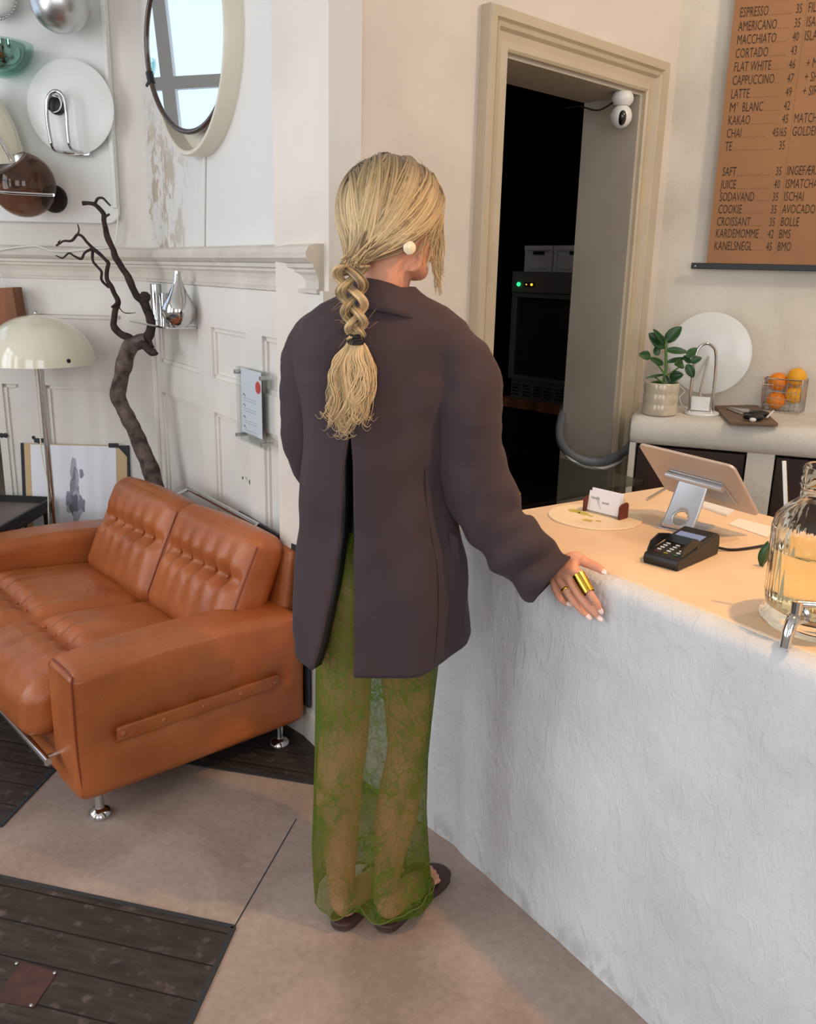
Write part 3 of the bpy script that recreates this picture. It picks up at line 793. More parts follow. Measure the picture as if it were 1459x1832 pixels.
# seat cushions
def tuft(line, btn, axis_line, axis_btn, depth, face_axis, sgn, wl=0.03):
    def df(q, c):
        if c[face_axis] * sgn > 0.3:
            wgt = (c[face_axis] * sgn - 0.3) / 0.7
            x = q[axis_line] - line; y = q[axis_btn]
            end = max(0.0, 1 - (abs(c[axis_btn])) ** 6)
            k = -depth * math.exp(-(x / wl) ** 2) * end
            near = min(abs(y - b) for b in btn); per = (btn[1] - btn[0])
            k -= depth * 0.55 * math.exp(-(x / (wl * 1.3)) ** 2) * math.exp(-(near / 0.016) ** 2)
            # pleats running away from the buttons
            ph = cos(2 * pi * (y - btn[0]) / per)
            k -= depth * 0.20 * ph * math.exp(-(abs(x) / 0.085)) * end
            q[face_axis] += sgn * k * wgt
        return q
    return df
for i in range(2):
    va_, vb_ = ((0.187, 0.678), (0.682, SL - 0.187))[i]; vc = (va_ + vb_) / 2
    btn = [-0.17, -0.085, 0.0, 0.085, 0.17]
    t_ = tuft(-0.13, btn, 0, 1, 0.030, 2, 1)
    def fr(p, vc=vc):
        z = 0.292 + p.z; u = 0.275 + p.x
        if u < 0.06: z -= (0.06 - u) * 0.35          # the front rolls down over the base
        z += (0.3 - u) * 0.08
        return S(u, vc + p.y, z)
    def df(q, c, t_=t_):
        q = t_(q, c); q.z += 0.004 * noise.noise(V((q.x * 10, q.y * 10, 3 + vc))); return q
    bm = B(); rbox(bm, fr, (0.335, (vb_ - va_) / 2, 0.085), 0.055, (0.012, 0.004, 0.022), 56, df)
    sc_ = obj('seat_cushion', bm, MT['leather'], sf, angle=85)
    for b_ in btn:
        bm = B(); sphere(bm, fr(V((-0.13, b_, 0.066))), 0.008, 10, 8); obj('button', bm, MT['leather'], sc_)
    # back cushion
    vb = 0.112 + 0.258 + 0.518 * i
    t2 = tuft(0.028, [b * 0.92 for b in btn], 2, 1, 0.034, 0, -1)
    def fb(p, vb=vb):
        a = radians(25); c = V((0.628, vb, 0.508))
        return S(c.x + p.x * cos(a) + p.z * sin(a), c.y + p.y, c.z + p.z * cos(a) - p.x * sin(a))
    bm = B(); rbox(bm, fb, (0.075, 0.258, 0.195), 0.055, (0.022, 0.004, 0.012), 56, t2)
    bk = obj('back_cushion', bm, MT['leather'], sf, angle=85)
    for b_ in btn:
        bm = B(); sphere(bm, fb(V((-0.054, b_ * 0.92, 0.028))), 0.008, 10, 8); obj('button', bm, MT['leather'], bk)
    bm = B()
    loop = [V((-0.076, s * 0.27, z)) for s, z in ((-1, -0.2), (-1, 0.2))]
    tube(bm, [fb(V((-0.057, -0.256, -0.15))), fb(V((-0.060, -0.259, 0.0))), fb(V((-0.057, -0.256, 0.15)))], 0.003, 6); obj('piping', bm, MT['seam'], bk)
# chrome rails and legs
bm = B(); p0, p1 = onp(338, 874, S(0.80, 0, 0), SU), onp(462, 940, S(0.80, 0, 0), SU)
tube(bm, [p0 + SU * -0.05 - Z * 0.02, p0, p1, p1 + SU * -0.05 - Z * 0.02], 0.010, 10); obj('back_rail', bm, MT['chrome'], sf)
p1 = onp(86, 1364, S(-0.045, 0, 0), SU); v1 = (p1 - SO) @ SV
bm = B(); tube(bm, [p1, p1 + SV * (SL - 0.1 - v1)], 0.011, 12); tube(bm, [p1 + SV * 0.03, p1 + SV * 0.03 + SU * 0.09], 0.007, 8); obj('front_rail', bm, MT['chrome'], sf)
for u in (0.072, 0.673):
    for v in (0.06, SL - 0.06):
        bm = B(); lathe(bm, [(0.0, 0.0), (0.030, 0.0), (0.033, 0.004), (0.032, 0.012), (0.024, 0.020), (0.014, 0.026), (0.012, 0.034), (0.012, 0.095)], S(u, v, 0.0), Z, 28); obj('leg', bm, MT['chrome'], sf)
# dark panel low on the wall behind the sofa's near arm
bm = B(); wallbox(bm, pB, 0.075, 0.62, 0.13, 0.66, 0.0265, 0.036); tag(obj('wall_panel', bm, MT['charc'], smooth=False, bevel=0.002), 'charcoal flat panel low on the wall behind the sofa', 'panel')
# brown hatch plate in the plank floor
hp = [onz(*q) for q in ((40, 1724), (103, 1742), (60, 1806), (-12, 1792))]
ht = thing('floor_hatch', 'small brown screwed-down plate set in the dark plank floor', 'floor plate', (hp[0] + hp[2]) / 2)
bm = B(); prism(bm, [p + Z * 0.003 for p in hp], (0, 0, 0.0015)); obj('plate', bm, mat('rusty_plate', (74, 48, 42), rough=0.6, var=0.12, vscale=30), ht, smooth=False)
for q in ((30, 1726), (98, 1743), (56, 1801)):
    bm = B(); lathe(bm, [(0.0, 0.0), (0.004, 0.0), (0.003, 0.0015), (0, 0.002)], onz(*q) + Z * 0.0046, Z, 10); obj('screw', bm, MT['brushed'], ht)

# ================================================================== LEFT WALL: LAMPS, BOARD, MIRROR
# big shallow white board on the wall
bd = thing('display_board', 'big white enamelled board with rounded corner holding lamps on the left wall', 'board', pA(0.5, 2.2, 0))
bm = B()
o_ = []
tl, zl, rr = 0.118, 1.66, 0.05
for k in range(9):
    a = pi + (pi / 2) * (1 - k / 8) + pi / 2
    o_.append((tl + rr - rr * cos(k / 8 * pi / 2), zl + rr - rr * sin(k / 8 * pi / 2)))
o_ = [(tl, 3.0)] + o_ + [(0.73, zl), (0.73, 3.0)]
prism(bm, [pA(t, z, 0.002) for t, z in o_], -NA * 0.022); obj('panel', bm, MT['whitep'], bd, smooth=False, bevel=0.004)
bm = B(); wallbox(bm, pA, tl + 0.002, tl + 0.022, zl + 0.06, 3.0, 0.024, 0.036); obj('edge_rib', bm, MT['whitep'], bd, smooth=False, bevel=0.004)
BO = 0.024     # board face offset
def A3(px, py, off): return onA(px, py, BO + off)
WN = -NA
# white disc lamp with chrome loop
c = A3(127, 193, 0.03)
dl = thing('disc_lamp', 'white round disc wall lamp with chrome loop arm on the white board', 'wall lamp', A3(127, 193, 0.0), 'disc lamps')
bm = B(); lathe(bm, [(0.02, -0.01), (0.165, -0.004), (0.176, 0.0), (0.178, 0.006), (0.17, 0.010), (0.05, 0.018), (0.0, 0.02)], c, WN, 64); obj('disc', bm, MT['white'], dl, angle=60)
def loop_pts(lst, off): return cr([tuple(A3(x, y, off)) for x, y in lst], 6)
bm = B(); tube(bm, loop_pts([(92, 257), (86, 225), (83, 190), (86, 174), (93, 165), (101, 163), (109, 167), (115, 176), (118, 192), (120, 225), (123, 256)], 0.10), 0.0075, 10)
tube(bm, cr([tuple(A3(92, 257, 0.10)), tuple(A3(98, 268, 0.085)), tuple(A3(118, 273, 0.05)), tuple(A3(150, 274, 0.02))], 5), 0.006, 8)
tube(bm, cr([tuple(A3(123, 256, 0.10)), tuple(A3(128, 266, 0.085)), tuple(A3(140, 272, 0.05)), tuple(A3(156, 273, 0.02))], 5), 0.006, 8)
obj('arm', bm, MT['chrome'], dl)
bm = B(); box(bm, A3(148, 273, 0.016), (0.07, 0.03, 0.03), (TA, WN, Z)); obj('bracket', bm, MT['chrome'], dl, bevel=0.004)
bm = B(); lathe(bm, [(0.0, 0.0), (0.032, 0.0), (0.032, 0.02), (0.02, 0.026), (0.0, 0.026)], A3(104, 191, 0.048), WN, 24); obj('socket', bm, MT['black'], dl)
bm = B(); lathe(bm, [(0.034, 0.0), (0.036, 0.012), (0.034, 0.024), (0.030, 0.024), (0.030, 0.0)], A3(100, 187, 0.052), WN, 24); obj('socket_ring', bm, MT['chrome'], dl)
# brushed ball lamp
c = A3(107, 4, 0.14)
bl = thing('ball_lamp', 'brushed steel ball wall lamp with open top and yellow inside', 'wall lamp', A3(120, 10, 0.0))
bm = B(); prof = [(0.108 * sin(th), -0.108 * cos(th)) for th in [i * 0.74 * pi / 22 for i in range(23)]]
prof2 = [(r - 0.006 if r > 0.006 else 0, h + (0.006 if h < 0 else 0)) for r, h in prof[::-1]]
ax = (Z + WN * 0.75).normalized()
lathe(bm, prof + prof2, c, ax, 40, cap=False); obj('shade', bm, MT['brushed'], bl)
bm = B(); sphere(bm, c + ax * 0.02, 0.055, 16, 10, (1, 1, 1)); obj('bulb', bm, mat('amber_bulb', (236, 196, 40), rough=0.3), bl)
bm = B(); lathe(bm, [(0.0, 0.0), (0.075, 0.0), (0.075, 0.012), (0.06, 0.03), (0.0, 0.04)], A3(132, 5, 0.0), WN, 32); obj('base', bm, MT['whitep'], bl)
bm = B(); tube(bm, [A3(132, 5, 0.035), c], 0.012, 10); obj('arm', bm, MT['brushed'], bl)
# aqua glass lamp (hemisphere, flat side up)
c = A3(-2, 77, 0.10)
al = thing('glass_bowl_lamp', 'aqua glass half bowl wall lamp around a chrome cup at the left edge', 'wall lamp', A3(-2, 90, 0.0))
def bowl(r, th, n=14):
    p = [(r * sin(i * pi / 2 / n), -r * cos(i * pi / 2 / n)) for i in range(n + 1)]
    return p + [(max(r - th, 0) * sin(i * pi / 2 / n), -(r - th) * cos(i * pi / 2 / n)) for i in range(n, -1, -1)]
bm = B(); lathe(bm, bowl(0.124, 0.008), c, Z, 40, cap=False); obj('outer_glass', bm, MT['aqua'], al)
bm = B(); lathe(bm, bowl(0.096, 0.004), c, Z, 40, cap=False); obj('inner_cup', bm, MT['chrome'], al)
bm = B(); sphere(bm, c - Z * 0.025, 0.035, 14, 10); obj('bulb', bm, mat('ruby_bulb', (120, 40, 34), rough=0.1), al)
bm = B(); tube(bm, [c - Z * 0.03 + WN * -0.02, A3(-2, 90, 0.0)], 0.014, 10); lathe(bm, [(0, 0), (0.04, 0), (0.04, 0.008), (0, 0.01)], A3(-2, 90, 0.0), WN, 24); obj('arm', bm, MT['chrome'], al)
# beaded white shade in the corner of the view
c = A3(-8, -8, 0.07)
wl = thing('beaded_lamp', 'white wall lamp shade trimmed with small beads at the top left', 'wall lamp', A3(-8, -8, 0.0))
bm = B(); lathe(bm, [(0.0, 0.05), (0.05, 0.045), (0.075, 0.02), (0.08, 0.0), (0.06, -0.05), (0.02, -0.07)], c, WN, 32); obj('shade', bm, MT['white'], wl)
bm = B()
for k in range(40):
    a = 2 * pi * k / 40; sphere(bm, c + (TA * cos(a) + Z * sin(a)) * 0.082, 0.0055, 8, 6)
obj('bead_trim', bm, MT['brushed'], wl)
# long cream shade with chrome rod
c = A3(-14, 248, 0.10)
cl = thing('cone_lamp', 'long cream bullet shade wall lamp with a thin chrome rod', 'wall lamp', A3(-14, 248, 0.0))
bm = B(); axc = (Z * 0.97 + TA * 0.1 + WN * 0.1).normalized()
lathe(bm, [(0.0, 0.20), (0.03, 0.19), (0.07, 0.13), (0.098, 0.03), (0.106, -0.05), (0.104, -0.10), (0.10, -0.10), (0.10, -0.04), (0.06, 0.12)], c, axc, 36, cap=False); obj('shade', bm, MT['cream'], cl)
bm = B(); tube(bm, [A3(-10, 232, 0.2), A3(4, 258, 0.2), A3(20, 287, 0.19)], 0.006, 8); obj('rod', bm, MT['chrome'], cl)
bm = B(); tube(bm, [c, A3(-14, 260, 0.0)], 0.012, 8); lathe(bm, [(0, 0), (0.045, 0), (0.045, 0.01), (0, 0.012)], A3(-14, 260, 0.0), WN, 20); obj('base', bm, MT['cream'], cl)
# smoked glass globe
c = A3(42, 331, 0.16)
gl_ = thing('globe_lamp', 'smoked brown glass globe wall lamp with reflector and black round base', 'wall lamp', A3(100, 355, 0.0))
bm = B(); R_ = 0.122
ga = (Z * 0.75 - TA * -0.35 + WN * 0.45).normalized()
prof = [(R_ * sin(th), -R_ * cos(th)) for th in [0.02 + i * (0.78 * pi) / 30 for i in range(31)]]
lathe(bm, prof + [(r * 0.97, h * 0.97) for r, h in prof[::-1]], c, ga, 48, cap=False); obj('globe', bm, MT['smoke'], gl_)
bm = B(); lathe(bm, [(0.078, 0.094), (0.06, 0.045), (0.035, 0.01), (0.012, 0.005), (0.012, 0.0), (0.037, 0.004), (0.064, 0.043), (0.083, 0.094)], c, ga, 36, cap=False); obj('reflector', bm, MT['brushed'], gl_)
bm = B(); sphere(bm, c + ga * 0.035, 0.03, 14, 10); obj('bulb', bm, MT['white'], gl_)
bm = B(); lathe(bm, [(0, 0), (0.055, 0), (0.055, 0.01), (0.05, 0.016), (0, 0.018)], A3(98, 356, 0.0), WN, 32); obj('base', bm, MT['black'], gl_)
bm = B(); tube(bm, [A3(-12, 342, 0.29), A3(20, 345, 0.295), A3(95, 349, 0.28)], 0.006, 8); tube(bm, [A3(95, 349, 0.28), A3(97, 354, 0.15), A3(98, 356, 0.01)], 0.006, 8); obj('band_arm', bm, MT['chrome'], gl_)
# white cable that droops along the rail
bm = B(); tube(bm, cr([tuple(onA(x, y, o)) for x, y, o in ((-8, 449, 0.056), (20, 444, 0.056), (60, 440, 0.05), (78, 444, 0.05), (95, 449, 0.055), (130, 449, 0.056), (165, 445, 0.05), (192, 443, 0.045), (205, 436, 0.03), (209, 415, 0.03), (211, 385, 0.03))], 6), 0.0035, 8)
tag(obj('power_cable', bm, MT['whitep']), 'thin white cable lying along the left dado rail', 'cable')
# round swivel mirror on the panelled wall
MC = pB(0.895, 2.215, 0.0); MR = 0.350; MD = 0.062; BN = -NB
mr = thing('round_mirror', 'round wall mirror in a deep cream ring with a brown inner hoop', 'mirror', MC)
bm = B(); lathe(bm, [(MR - 0.012, 0.0), (MR, 0.0), (MR, MD * 0.9), (MR - 0.004, MD), (MR - 0.014, MD), (MR - 0.018, MD - 0.004), (MR - 0.018, 0.0)], MC, BN, 96, cap=False); obj('outer_ring', bm, MT['creamring'], mr, angle=35)
bm = B(); lathe(bm, [(0.0, 0.001), (MR - 0.014, 0.001), (MR - 0.014, 0.004), (0, 0.004)], MC, BN, 64); obj('backing', bm, MT['creamring'], mr, angle=35)
mn = (BN - Z * 0.044 - TB * 0.173).normalized()
mc = MC + BN * 0.055
bm = B(); lathe(bm, [(0.0, 0.0), (0.268, 0.0), (0.268, 0.004), (0.0, 0.0041)], mc, mn, 72); obj('mirror_glass', bm, MT['mirror'], mr, angle=30)
uu = mn.orthogonal().normalized(); ww = mn.cross(uu)
bm = B(); tube(bm, [mc + mn * 0.004 + (uu * cos(2 * pi * k / 72) + ww * sin(2 * pi * k / 72)) * 0.272 for k in range(72)], 0.0095, 10, closed=True); obj('hoop', bm, MT['browntube'], mr)
for px, py in ((285, 126), (382, 64)):
    d = onp(px, py, mc, mn) - mc; d = d.normalized()
    bm = B(); tg = mn.cross(d); tube(bm, [mc + mn * 0.004 + d * 0.272 - tg * 0.02, mc + mn * 0.004 + d * 0.272 + tg * 0.02], 0.0135, 12)
    tube(bm, [mc + mn * 0.004 + d * 0.272, mc - mn * 0.01 + d * (MR - 0.018)], 0.006, 8); obj('clamp', bm, MT['black'], mr)
# chrome drop shaped lamp on its shelf bracket
SP = onB(330, 583, 0.09)
sh = thing('wall_shelf', 'small thin shelf on the panelled wall below the chrome drop', 'shelf', SP)
sz = SP.z - 0.012
bm = B(); t0_, t1_ = [(onB(x, 582, 0.0) - EB) @ TB for x in (361, 292)]
wallbox(bm, pB, t0_, t1_, sz - 0.004, sz + 0.004, 0.0182, 0.14); obj('board', bm, MT['chrome'], sh, smooth=False, bevel=0.002)
dc_ = onB(320, 560, 0.085); dc_.z = sz + 0.004
dv = thing('drop_vase', 'polished chrome teardrop with a thin neck on the small wall shelf', 'vase', dc_)
bm = B(); lathe(bm, [(0.0, 0.0), (0.022, 0.0), (0.045, 0.014), (0.058, 0.035), (0.062, 0.055), (0.060, 0.072), (0.050, 0.094), (0.036, 0.118), (0.024, 0.142), (0.016, 0.166), (0.012, 0.188), (0.011, 0.200), (0.008, 0.2), (0.008, 0.18)], dc_, Z, 40); obj('body', bm, MT['chrome'], dv, angle=50)
hb = thing('hinge_bracket', 'polished double cylinder chrome bracket beside the chrome drop', 'bracket', onB(283, 545, 0.03))
for px, y0, y1, r in ((281, 508, 573, 0.022), (293, 524, 577, 0.020)):
    a, b = onB(px, y1, 0.036), onB(px, y0, 0.036); b.x, b.y = a.x, a.y
    bm = B(); lathe(bm, [(0, 0), (r, 0), (r, (b - a).length), (0, (b - a).length)], a, Z, 24); obj('cylinder', bm, MT['chrome'], hb, bevel=0.002)
# acrylic sign holder with price list
s0, s1, z0, z1 = 0.335, 0.572, 0.930, 1.180
sg = thing('sign_holder', 'clear acrylic sign holder with printed sheet on the panelled wall', 'sign', pB(0.45, 1.05, 0.0182))
bm = B(); wallbox(bm, pB, s0, s1, z0, z1, 0.044, 0.048); wallbox(bm, pB, s0, s1, z0, z1, 0.034, 0.038); obj('acrylic_plate', bm, MT['acryl'], sg, smooth=False)
bm = B(); wallbox(bm, pB, s0 + 0.045, s1 - 0.028, z0 + 0.03, z1 - 0.004, 0.040, 0.0412); sheet = obj('sheet', bm, MT['paper'], sg, smooth=False)
def onsheet(t, z): return pB(t, z, 0.0416)
bm = B()
for k, z in enumerate((1.092, 1.058, 1.018, 0.985)):
    tube(bm, cr([tuple(onsheet(0.530 - i * 0.004, z - 0.004 + 0.004 * sin(i * 0.9))) for i in range(6)], 3), 0.0010, 5)
    for j in range(2): tube(bm, [onsheet(0.53, z - 0.014 - 0.008 * j), onsheet(0.42, z - 0.014 - 0.008 * j)], 0.0004, 4)
obj('printing', bm, MT['inkblack'], sheet)
bm = B(); lathe(bm, [(0, 0), (0.02, 0), (0.02, 0.0006), (0, 0.0006)], onsheet(0.405, 1.125), BN, 20); obj('red_emblem', bm, MT['red'], sheet)
for t in (s0 + 0.015, s1 - 0.015):
    for z in (z0 + 0.018, z1 - 0.018):
        bm = B(); lathe(bm, [(0, 0), (0.007, 0), (0.007, 0.041), (0, 0.041)], pB(t, z, 0.0182), BN, 16); obj('standoff', bm, MT['brushed'], sg)
# pock marks in the panelling paint
bm = B()
for x, y, r in ((434, 855, 0.006), (447, 863, 0.010), (506, 887, 0.010), (517, 893, 0.011), (536, 905, 0.010), (545, 915, 0.005), (3, 779, 0.012), (10, 779, 0.012), (60, 783, 0.009), (69, 789, 0.012)):
    P_ = onB(x, y, 0.0145) if x > 300 else onA(x, y, 0.0185)
    nn_ = BN if x > 300 else WN
    lathe(bm, [(0, 0), (r, 0), (r * 0.7, 0.0008), (0, 0.001)], P_, nn_, 9)
struct('trim_10', bm, MT['charc'])

# ================================================================== BRANCH, DOME LAMP, DRAWING, TABLE, WOOD BLOCK
br = thing('twisted_branch', 'bare dark twisted branch standing upright behind the sofa', 'branch', at(285, 1050, 3.5))
bY = 3.52
def bp(lst): return [tuple(at(x, y, bY + d)) + (r,) for x, y, r, d in lst]
bm = B()
def limb(lst, m=7, seg=10):
    c = cr(bp(lst), m)
    tube(bm, [V(p[:3]) + V((noise.noise(V(p[:3]) * 30), 0, noise.noise(V(p[:3]) * 31 + V((5, 5, 5))))) * 0.004 for p in c], [p[3] * (1 + 0.16 * noise.noise(V(p[:3]) * 24)) for p in c], seg)
limb([(300, 1020, .036, -.03), (290, 930, .036, -.03), (272, 850, .036, -.02), (258, 812, .034, 0), (240, 770, .032, 0), (222, 735, .030, 0), (211, 705, .030, 0), (216, 680, .031, 0), (222, 650, .030, 0), (232, 622, .032, 0), (248, 612, .031, 0), (262, 608, .026, 0)])
obj('trunk', bm, MT['barkpale'], br)
bm = B(); limb([(252, 612, .022, 0), (266, 600, .019, 0), (271, 580, .018, 0), (264, 555, .017, .01), (257, 538, .018, .01), (244, 530, .015, .01), (236, 510, .014, .02), (222, 485, .013, .02), (205, 455, .012, .02), (193, 425, .011, .02), (187, 400, .010, .02), (184, 382, .009, .02), (170, 366, .008, .02), (158, 364, .007, .02), (147, 364, .008, .02)])
limb([(257, 538, .019, .01), (262, 530, .018, 0), (252, 528, .014, 0)]); limb([(168, 366, .006, .02), (174, 356, .005, .01), (183, 354, .004, .01), (190, 361, .004, .01), (198, 368, .003, .01)]); limb([(188, 388, .006, .02), (196, 384, .004, .02)])
obj('branch', bm, MT['bark'], br)
bm = B(); limb([(245, 615, .020, 0), (230, 605, .016, 0), (212, 594, .014, 0), (203, 580, .013, 0), (206, 556, .012, 0), (211, 540, .011, 0), (205, 525, .010, 0), (194, 505, .009, 0), (190, 490, .008, 0), (194, 472, .008, 0), (190, 465, .007, 0), (172, 450, .007, 0), (160, 438, .006, 0), (148, 424, .005, 0), (138, 420, .005, 0), (128, 430, .005, 0), (112, 432, .004, 0), (101, 440, .004, 0)])
limb([(137, 421, .004, 0), (141, 412, .003, 0), (138, 401, .002, 0)]); limb([(164, 446, .006, 0), (152, 452, .005, 0), (145, 463, .005, 0), (133, 458, .004, 0), (124, 453, .004, 0), (112, 462, .003, 0), (99, 457, .002, 0)])
limb([(165, 448, .006, 0), (168, 470, .005, 0), (180, 485, .005, 0), (182, 500, .005, 0), (195, 515, .005, 0)]); limb([(104, 434, .003, 0), (108, 429, .002, 0)])
limb([(211, 540, .007, 0), (203, 548, .006, -.02), (200, 550, .005, -.03)]); limb([(211, 545, .003, 0), (218, 557, .002, -.02), (230, 561, .002, -.03), (242, 558, .001, -.03)])
obj('branch', bm, MT['bark'], br)
bm = B(); limb([(250, 612, .022, 0), (262, 622, .018, -.04), (270, 629, .016, -.06), (277, 630, .014, -.07), (280, 628, .012, -.07)]); limb([(262, 604, .008, 0), (270, 612, .007, -.02), (273, 622, .006, -.05)])
obj('branch', bm, MT['bark'], br)
# dome floor lamp
lY = 3.60
pt, pb = at(77, 655, lY), at(108, 1010, lY)
zr = pt.z + 0.012; zt_ = at(69, 563, lY).z
lc = V((at(72, 655, lY).x, lY, 0))
fl = thing('floor_lamp', 'cream dome floor lamp on a thin chrome pole behind the sofa', 'floor lamp', V((lc.x, lY, 0)))
Rd = 0.217; Hd = zt_ - zr
prof = [(Rd * cos(a), Hd * sin(a)) for a in [i * pi / 2 / 20 for i in range(21)]]
bm = B(); lathe(bm, prof + [((Rd - 0.004) * cos(a), (Hd - 0.004) * sin(a)) for a in [i * pi / 2 / 20 for i in range(20, -1, -1)]], V((lc.x, lY, zr)), Z, 56, cap=False); shd = obj('lamp_shade', bm, MT['cream'], fl, angle=50)
bm = B(); sphere(bm, V((lc.x, lY, zr + Hd + 0.006)), 0.009, 12, 8); obj('finial', bm, MT['chrome'], shd)
bm = B(); a_ = radians(-52); lathe(bm, [(0, 0), (0.009, 0), (0.008, 0.003), (0, 0.004)], V((lc.x, lY, zr + Hd * 0.13)) + V((sin(-a_), -cos(a_), 0)) * Rd * 0.985, V((sin(-a_), -cos(a_), 0)), 12); obj('switch', bm, MT['blackm'], shd)
bm = B(); tube(bm, [V((lc.x, lY, 0.02)), V((lc.x, lY, zr + Hd - 0.01))], 0.012, 14); obj('pole', bm, MT['chrome'], fl)
bm = B(); lathe(bm, [(0, 0), (0.12, 0), (0.12, 0.012), (0.05, 0.022), (0.012, 0.05), (0, 0.05)], V((lc.x, lY, 0)), Z, 40); obj('base', bm, MT['cream'], fl)
bm = B(); tube(bm, cr([(lc.x - 0.018, lY - 0.01, zr + 0.02), (lc.x - 0.022, lY - 0.01, 0.75), (lc.x - 0.008, lY - 0.012, 0.6), (lc.x - 0.02, lY - 0.012, 0.35), (lc.x - 0.012, lY - 0.01, 0.02)], 6), 0.003, 6); obj('cord', bm, MT['cream'], fl)
# leaning drawing portfolio
dY = 3.825
c0, c1 = at(38, 789, dY), at(232, 801, dY); c1.z = c0.z = (c0.z + c1.z) / 2
lean = V((-0.03, -0.05, -1)).normalized(); wv = (c1 - c0).normalized(); nv = wv.cross(lean).normalized()
if nv.y > 0: nv = -nv
wd, ht_ = (c1 - c0).length, c0.z / -lean.z
lean_h = ht_ - 0.004
pf = thing('leaning_drawing', 'large grey ink drawing taped on a buff portfolio leaning against the wall', 'drawing', c0 + lean * lean_h + wv * wd / 2)
def pp(a, b, off): return c0 + wv * a + lean * b + nv * off
def slab(bm, a0, a1, b0, b1, o0, o1): prism(bm, [pp(a0, b0, o0), pp(a1, b0, o0), pp(a1, b1, o0), pp(a0, b1, o0)], nv * (o1 - o0))
bm = B(); slab(bm, 0, wd, 0, lean_h, 0.0, 0.008); obj('portfolio', bm, MT['buff'], pf, smooth=False)
bm = B(); slab(bm, -0.001, 0.014, -0.001, lean_h, -0.001, 0.009); obj('cloth_edge', bm, MT['charc'], pf, smooth=False)
bm = B(); slab(bm, wd - 0.010, wd + 0.001, -0.001, lean_h, -0.001, 0.009); obj('cloth_edge', bm, MT['charc'], pf, smooth=False)
bm = B(); prism(bm, [pp(wd - 0.055, -0.001, 0.0085), pp(wd, -0.001, 0.0085), pp(wd, 0.06, 0.0085)], nv * 0.001); obj('corner_patch', bm, MT['charc'], pf, smooth=False)
pa0, pa1 = 0.043, wd - 0.058
bm = B(); slab(bm, pa0, pa1, 0.004, lean_h - 0.05, 0.0085, 0.0095); ppr = obj('paper', bm, MT['paper'], pf, smooth=False)
g1, g2, g3 = mat('grey_wash', (176, 178, 188), 0.9), mat('mid_grey_wash', (142, 143, 154), 0.9, var=0.1, vscale=40), mat('dark_wash', (112, 112, 122), 0.9)
def px2(x, y): p = onp(x, y, pp(0, 0, 0.0096), nv) - c0; return p @ wv, p @ lean
def blot(px, py, rx, ry, m, seed, off=0.0):
    a, b = px2(px, py); bm = B(); pts = []
    for k in range(28):
        th = 2 * pi * k / 28; q = 1 + 0.55 * noise.noise(V((cos(th) * 1.4 + seed, sin(th) * 1.4, seed)))+ 0.2 * noise.noise(V((cos(th) * 4 + seed, sin(th) * 4, seed)))
        pts.append(pp(a + rx * q * cos(th), b + ry * q * sin(th), 0.0096 + off))
    bm.faces.new([bm.verts.new(p) for p in pts]); obj('ink_wash', bm, m, ppr, smooth=False)
for i, a in enumerate(((134, 845, .016, .06, g1), (136, 875, .026, .07, g2), (140, 858, .010, .035, g1), (138, 905, .036, .06, g1), (137, 908, .020, .05, g3), (147, 850, .008, .02, g2), (126, 895, .012, .03, g2), (150, 905, .016, .035, g2), (141, 930, .014, .03, g1))):
    blot(*a, seed=i * 3.7, off=0.00008 * i)
for x, y in ((70, 788), (203, 797)):
    bm = B(); box(bm, onp(x, y, pp(0, 0, 0.011), nv), (0.045, 0.004, 0.02), (wv, nv, lean)); obj('binder_clip', bm, MT['charc'], pf, bevel=0.002)
# dark tray table
tz = 0.50
q = [onz(97, 889, tz), onz(0, 879, tz)]
q3 = onz(0, 944, tz); d1 = -TA.copy(); d2 = (q3 - q[0]).normalized()
w1, w2 = 0.50, 0.49
k = [q[0], q[0] - d1 * w1, q[0] - d1 * w1 + d2 * w2, q[0] + d2 * w2]
tt = thing('tray_table', 'dark brown low tray table with raised rim at the left edge', 'table', V((sum(p.x for p in k) / 4, sum(p.y for p in k) / 4, 0)))
bm = B(); prism(bm, [p - Z * 0.04 for p in k], (0, 0, 0.012)); obj('tray', bm, mat('stained_oak', (124, 108, 102), rough=0.5, rgb2=(98, 84, 80), vscale=18, stretch=(1, .2, 1)), tt, smooth=False)
for i in range(4):
    a, b = k[i], k[(i + 1) % 4]; d = (b - a).normalized(); n_ = V((-d.y, d.x, 0))
    if n_ @ ((k[0] + k[2]) / 2 - a) < 0: n_ = -n_
    bm = B(); prism(bm, [a, b, b + n_ * 0.012 - d * 0.012, a + n_ * 0.012 + d * 0.012], (0, 0, -0.05)); obj('rim', bm, MT['blackm'], tt, smooth=False)
for i in range(4):
    p = k[i] + (k[(i + 2) % 4] - k[i]) * 0.06
    bm = B(); tube(bm, [V((p.x, p.y, 0.0)), V((p.x, p.y, tz - 0.04))], 0.012, 10); obj('leg', bm, MT['blackm'], tt)
# hanging wood block
wb = thing('wood_block', 'reclaimed brown wood block hanging on a cord from the left rail', 'wood block', onA(5, 520, 0.10))
bm = B(); qs = [onA(x, y, 0.13) for x, y in ((-40, 517), (22, 514), (31, 568), (31, 600), (-36, 606))]
prism(bm, qs, NA * 0.08); obj('block', bm, MT['wood'], wb, smooth=False, bevel=0.003)
bm = B(); tube(bm, [onA(-3, 482, 0.05), onA(10, 512, 0.11)], 0.002, 6); tube(bm, [onA(-3, 482, 0.05), onA(-20, 515, 0.11)], 0.002, 6); obj('cord', bm, MT['whitep'], wb)

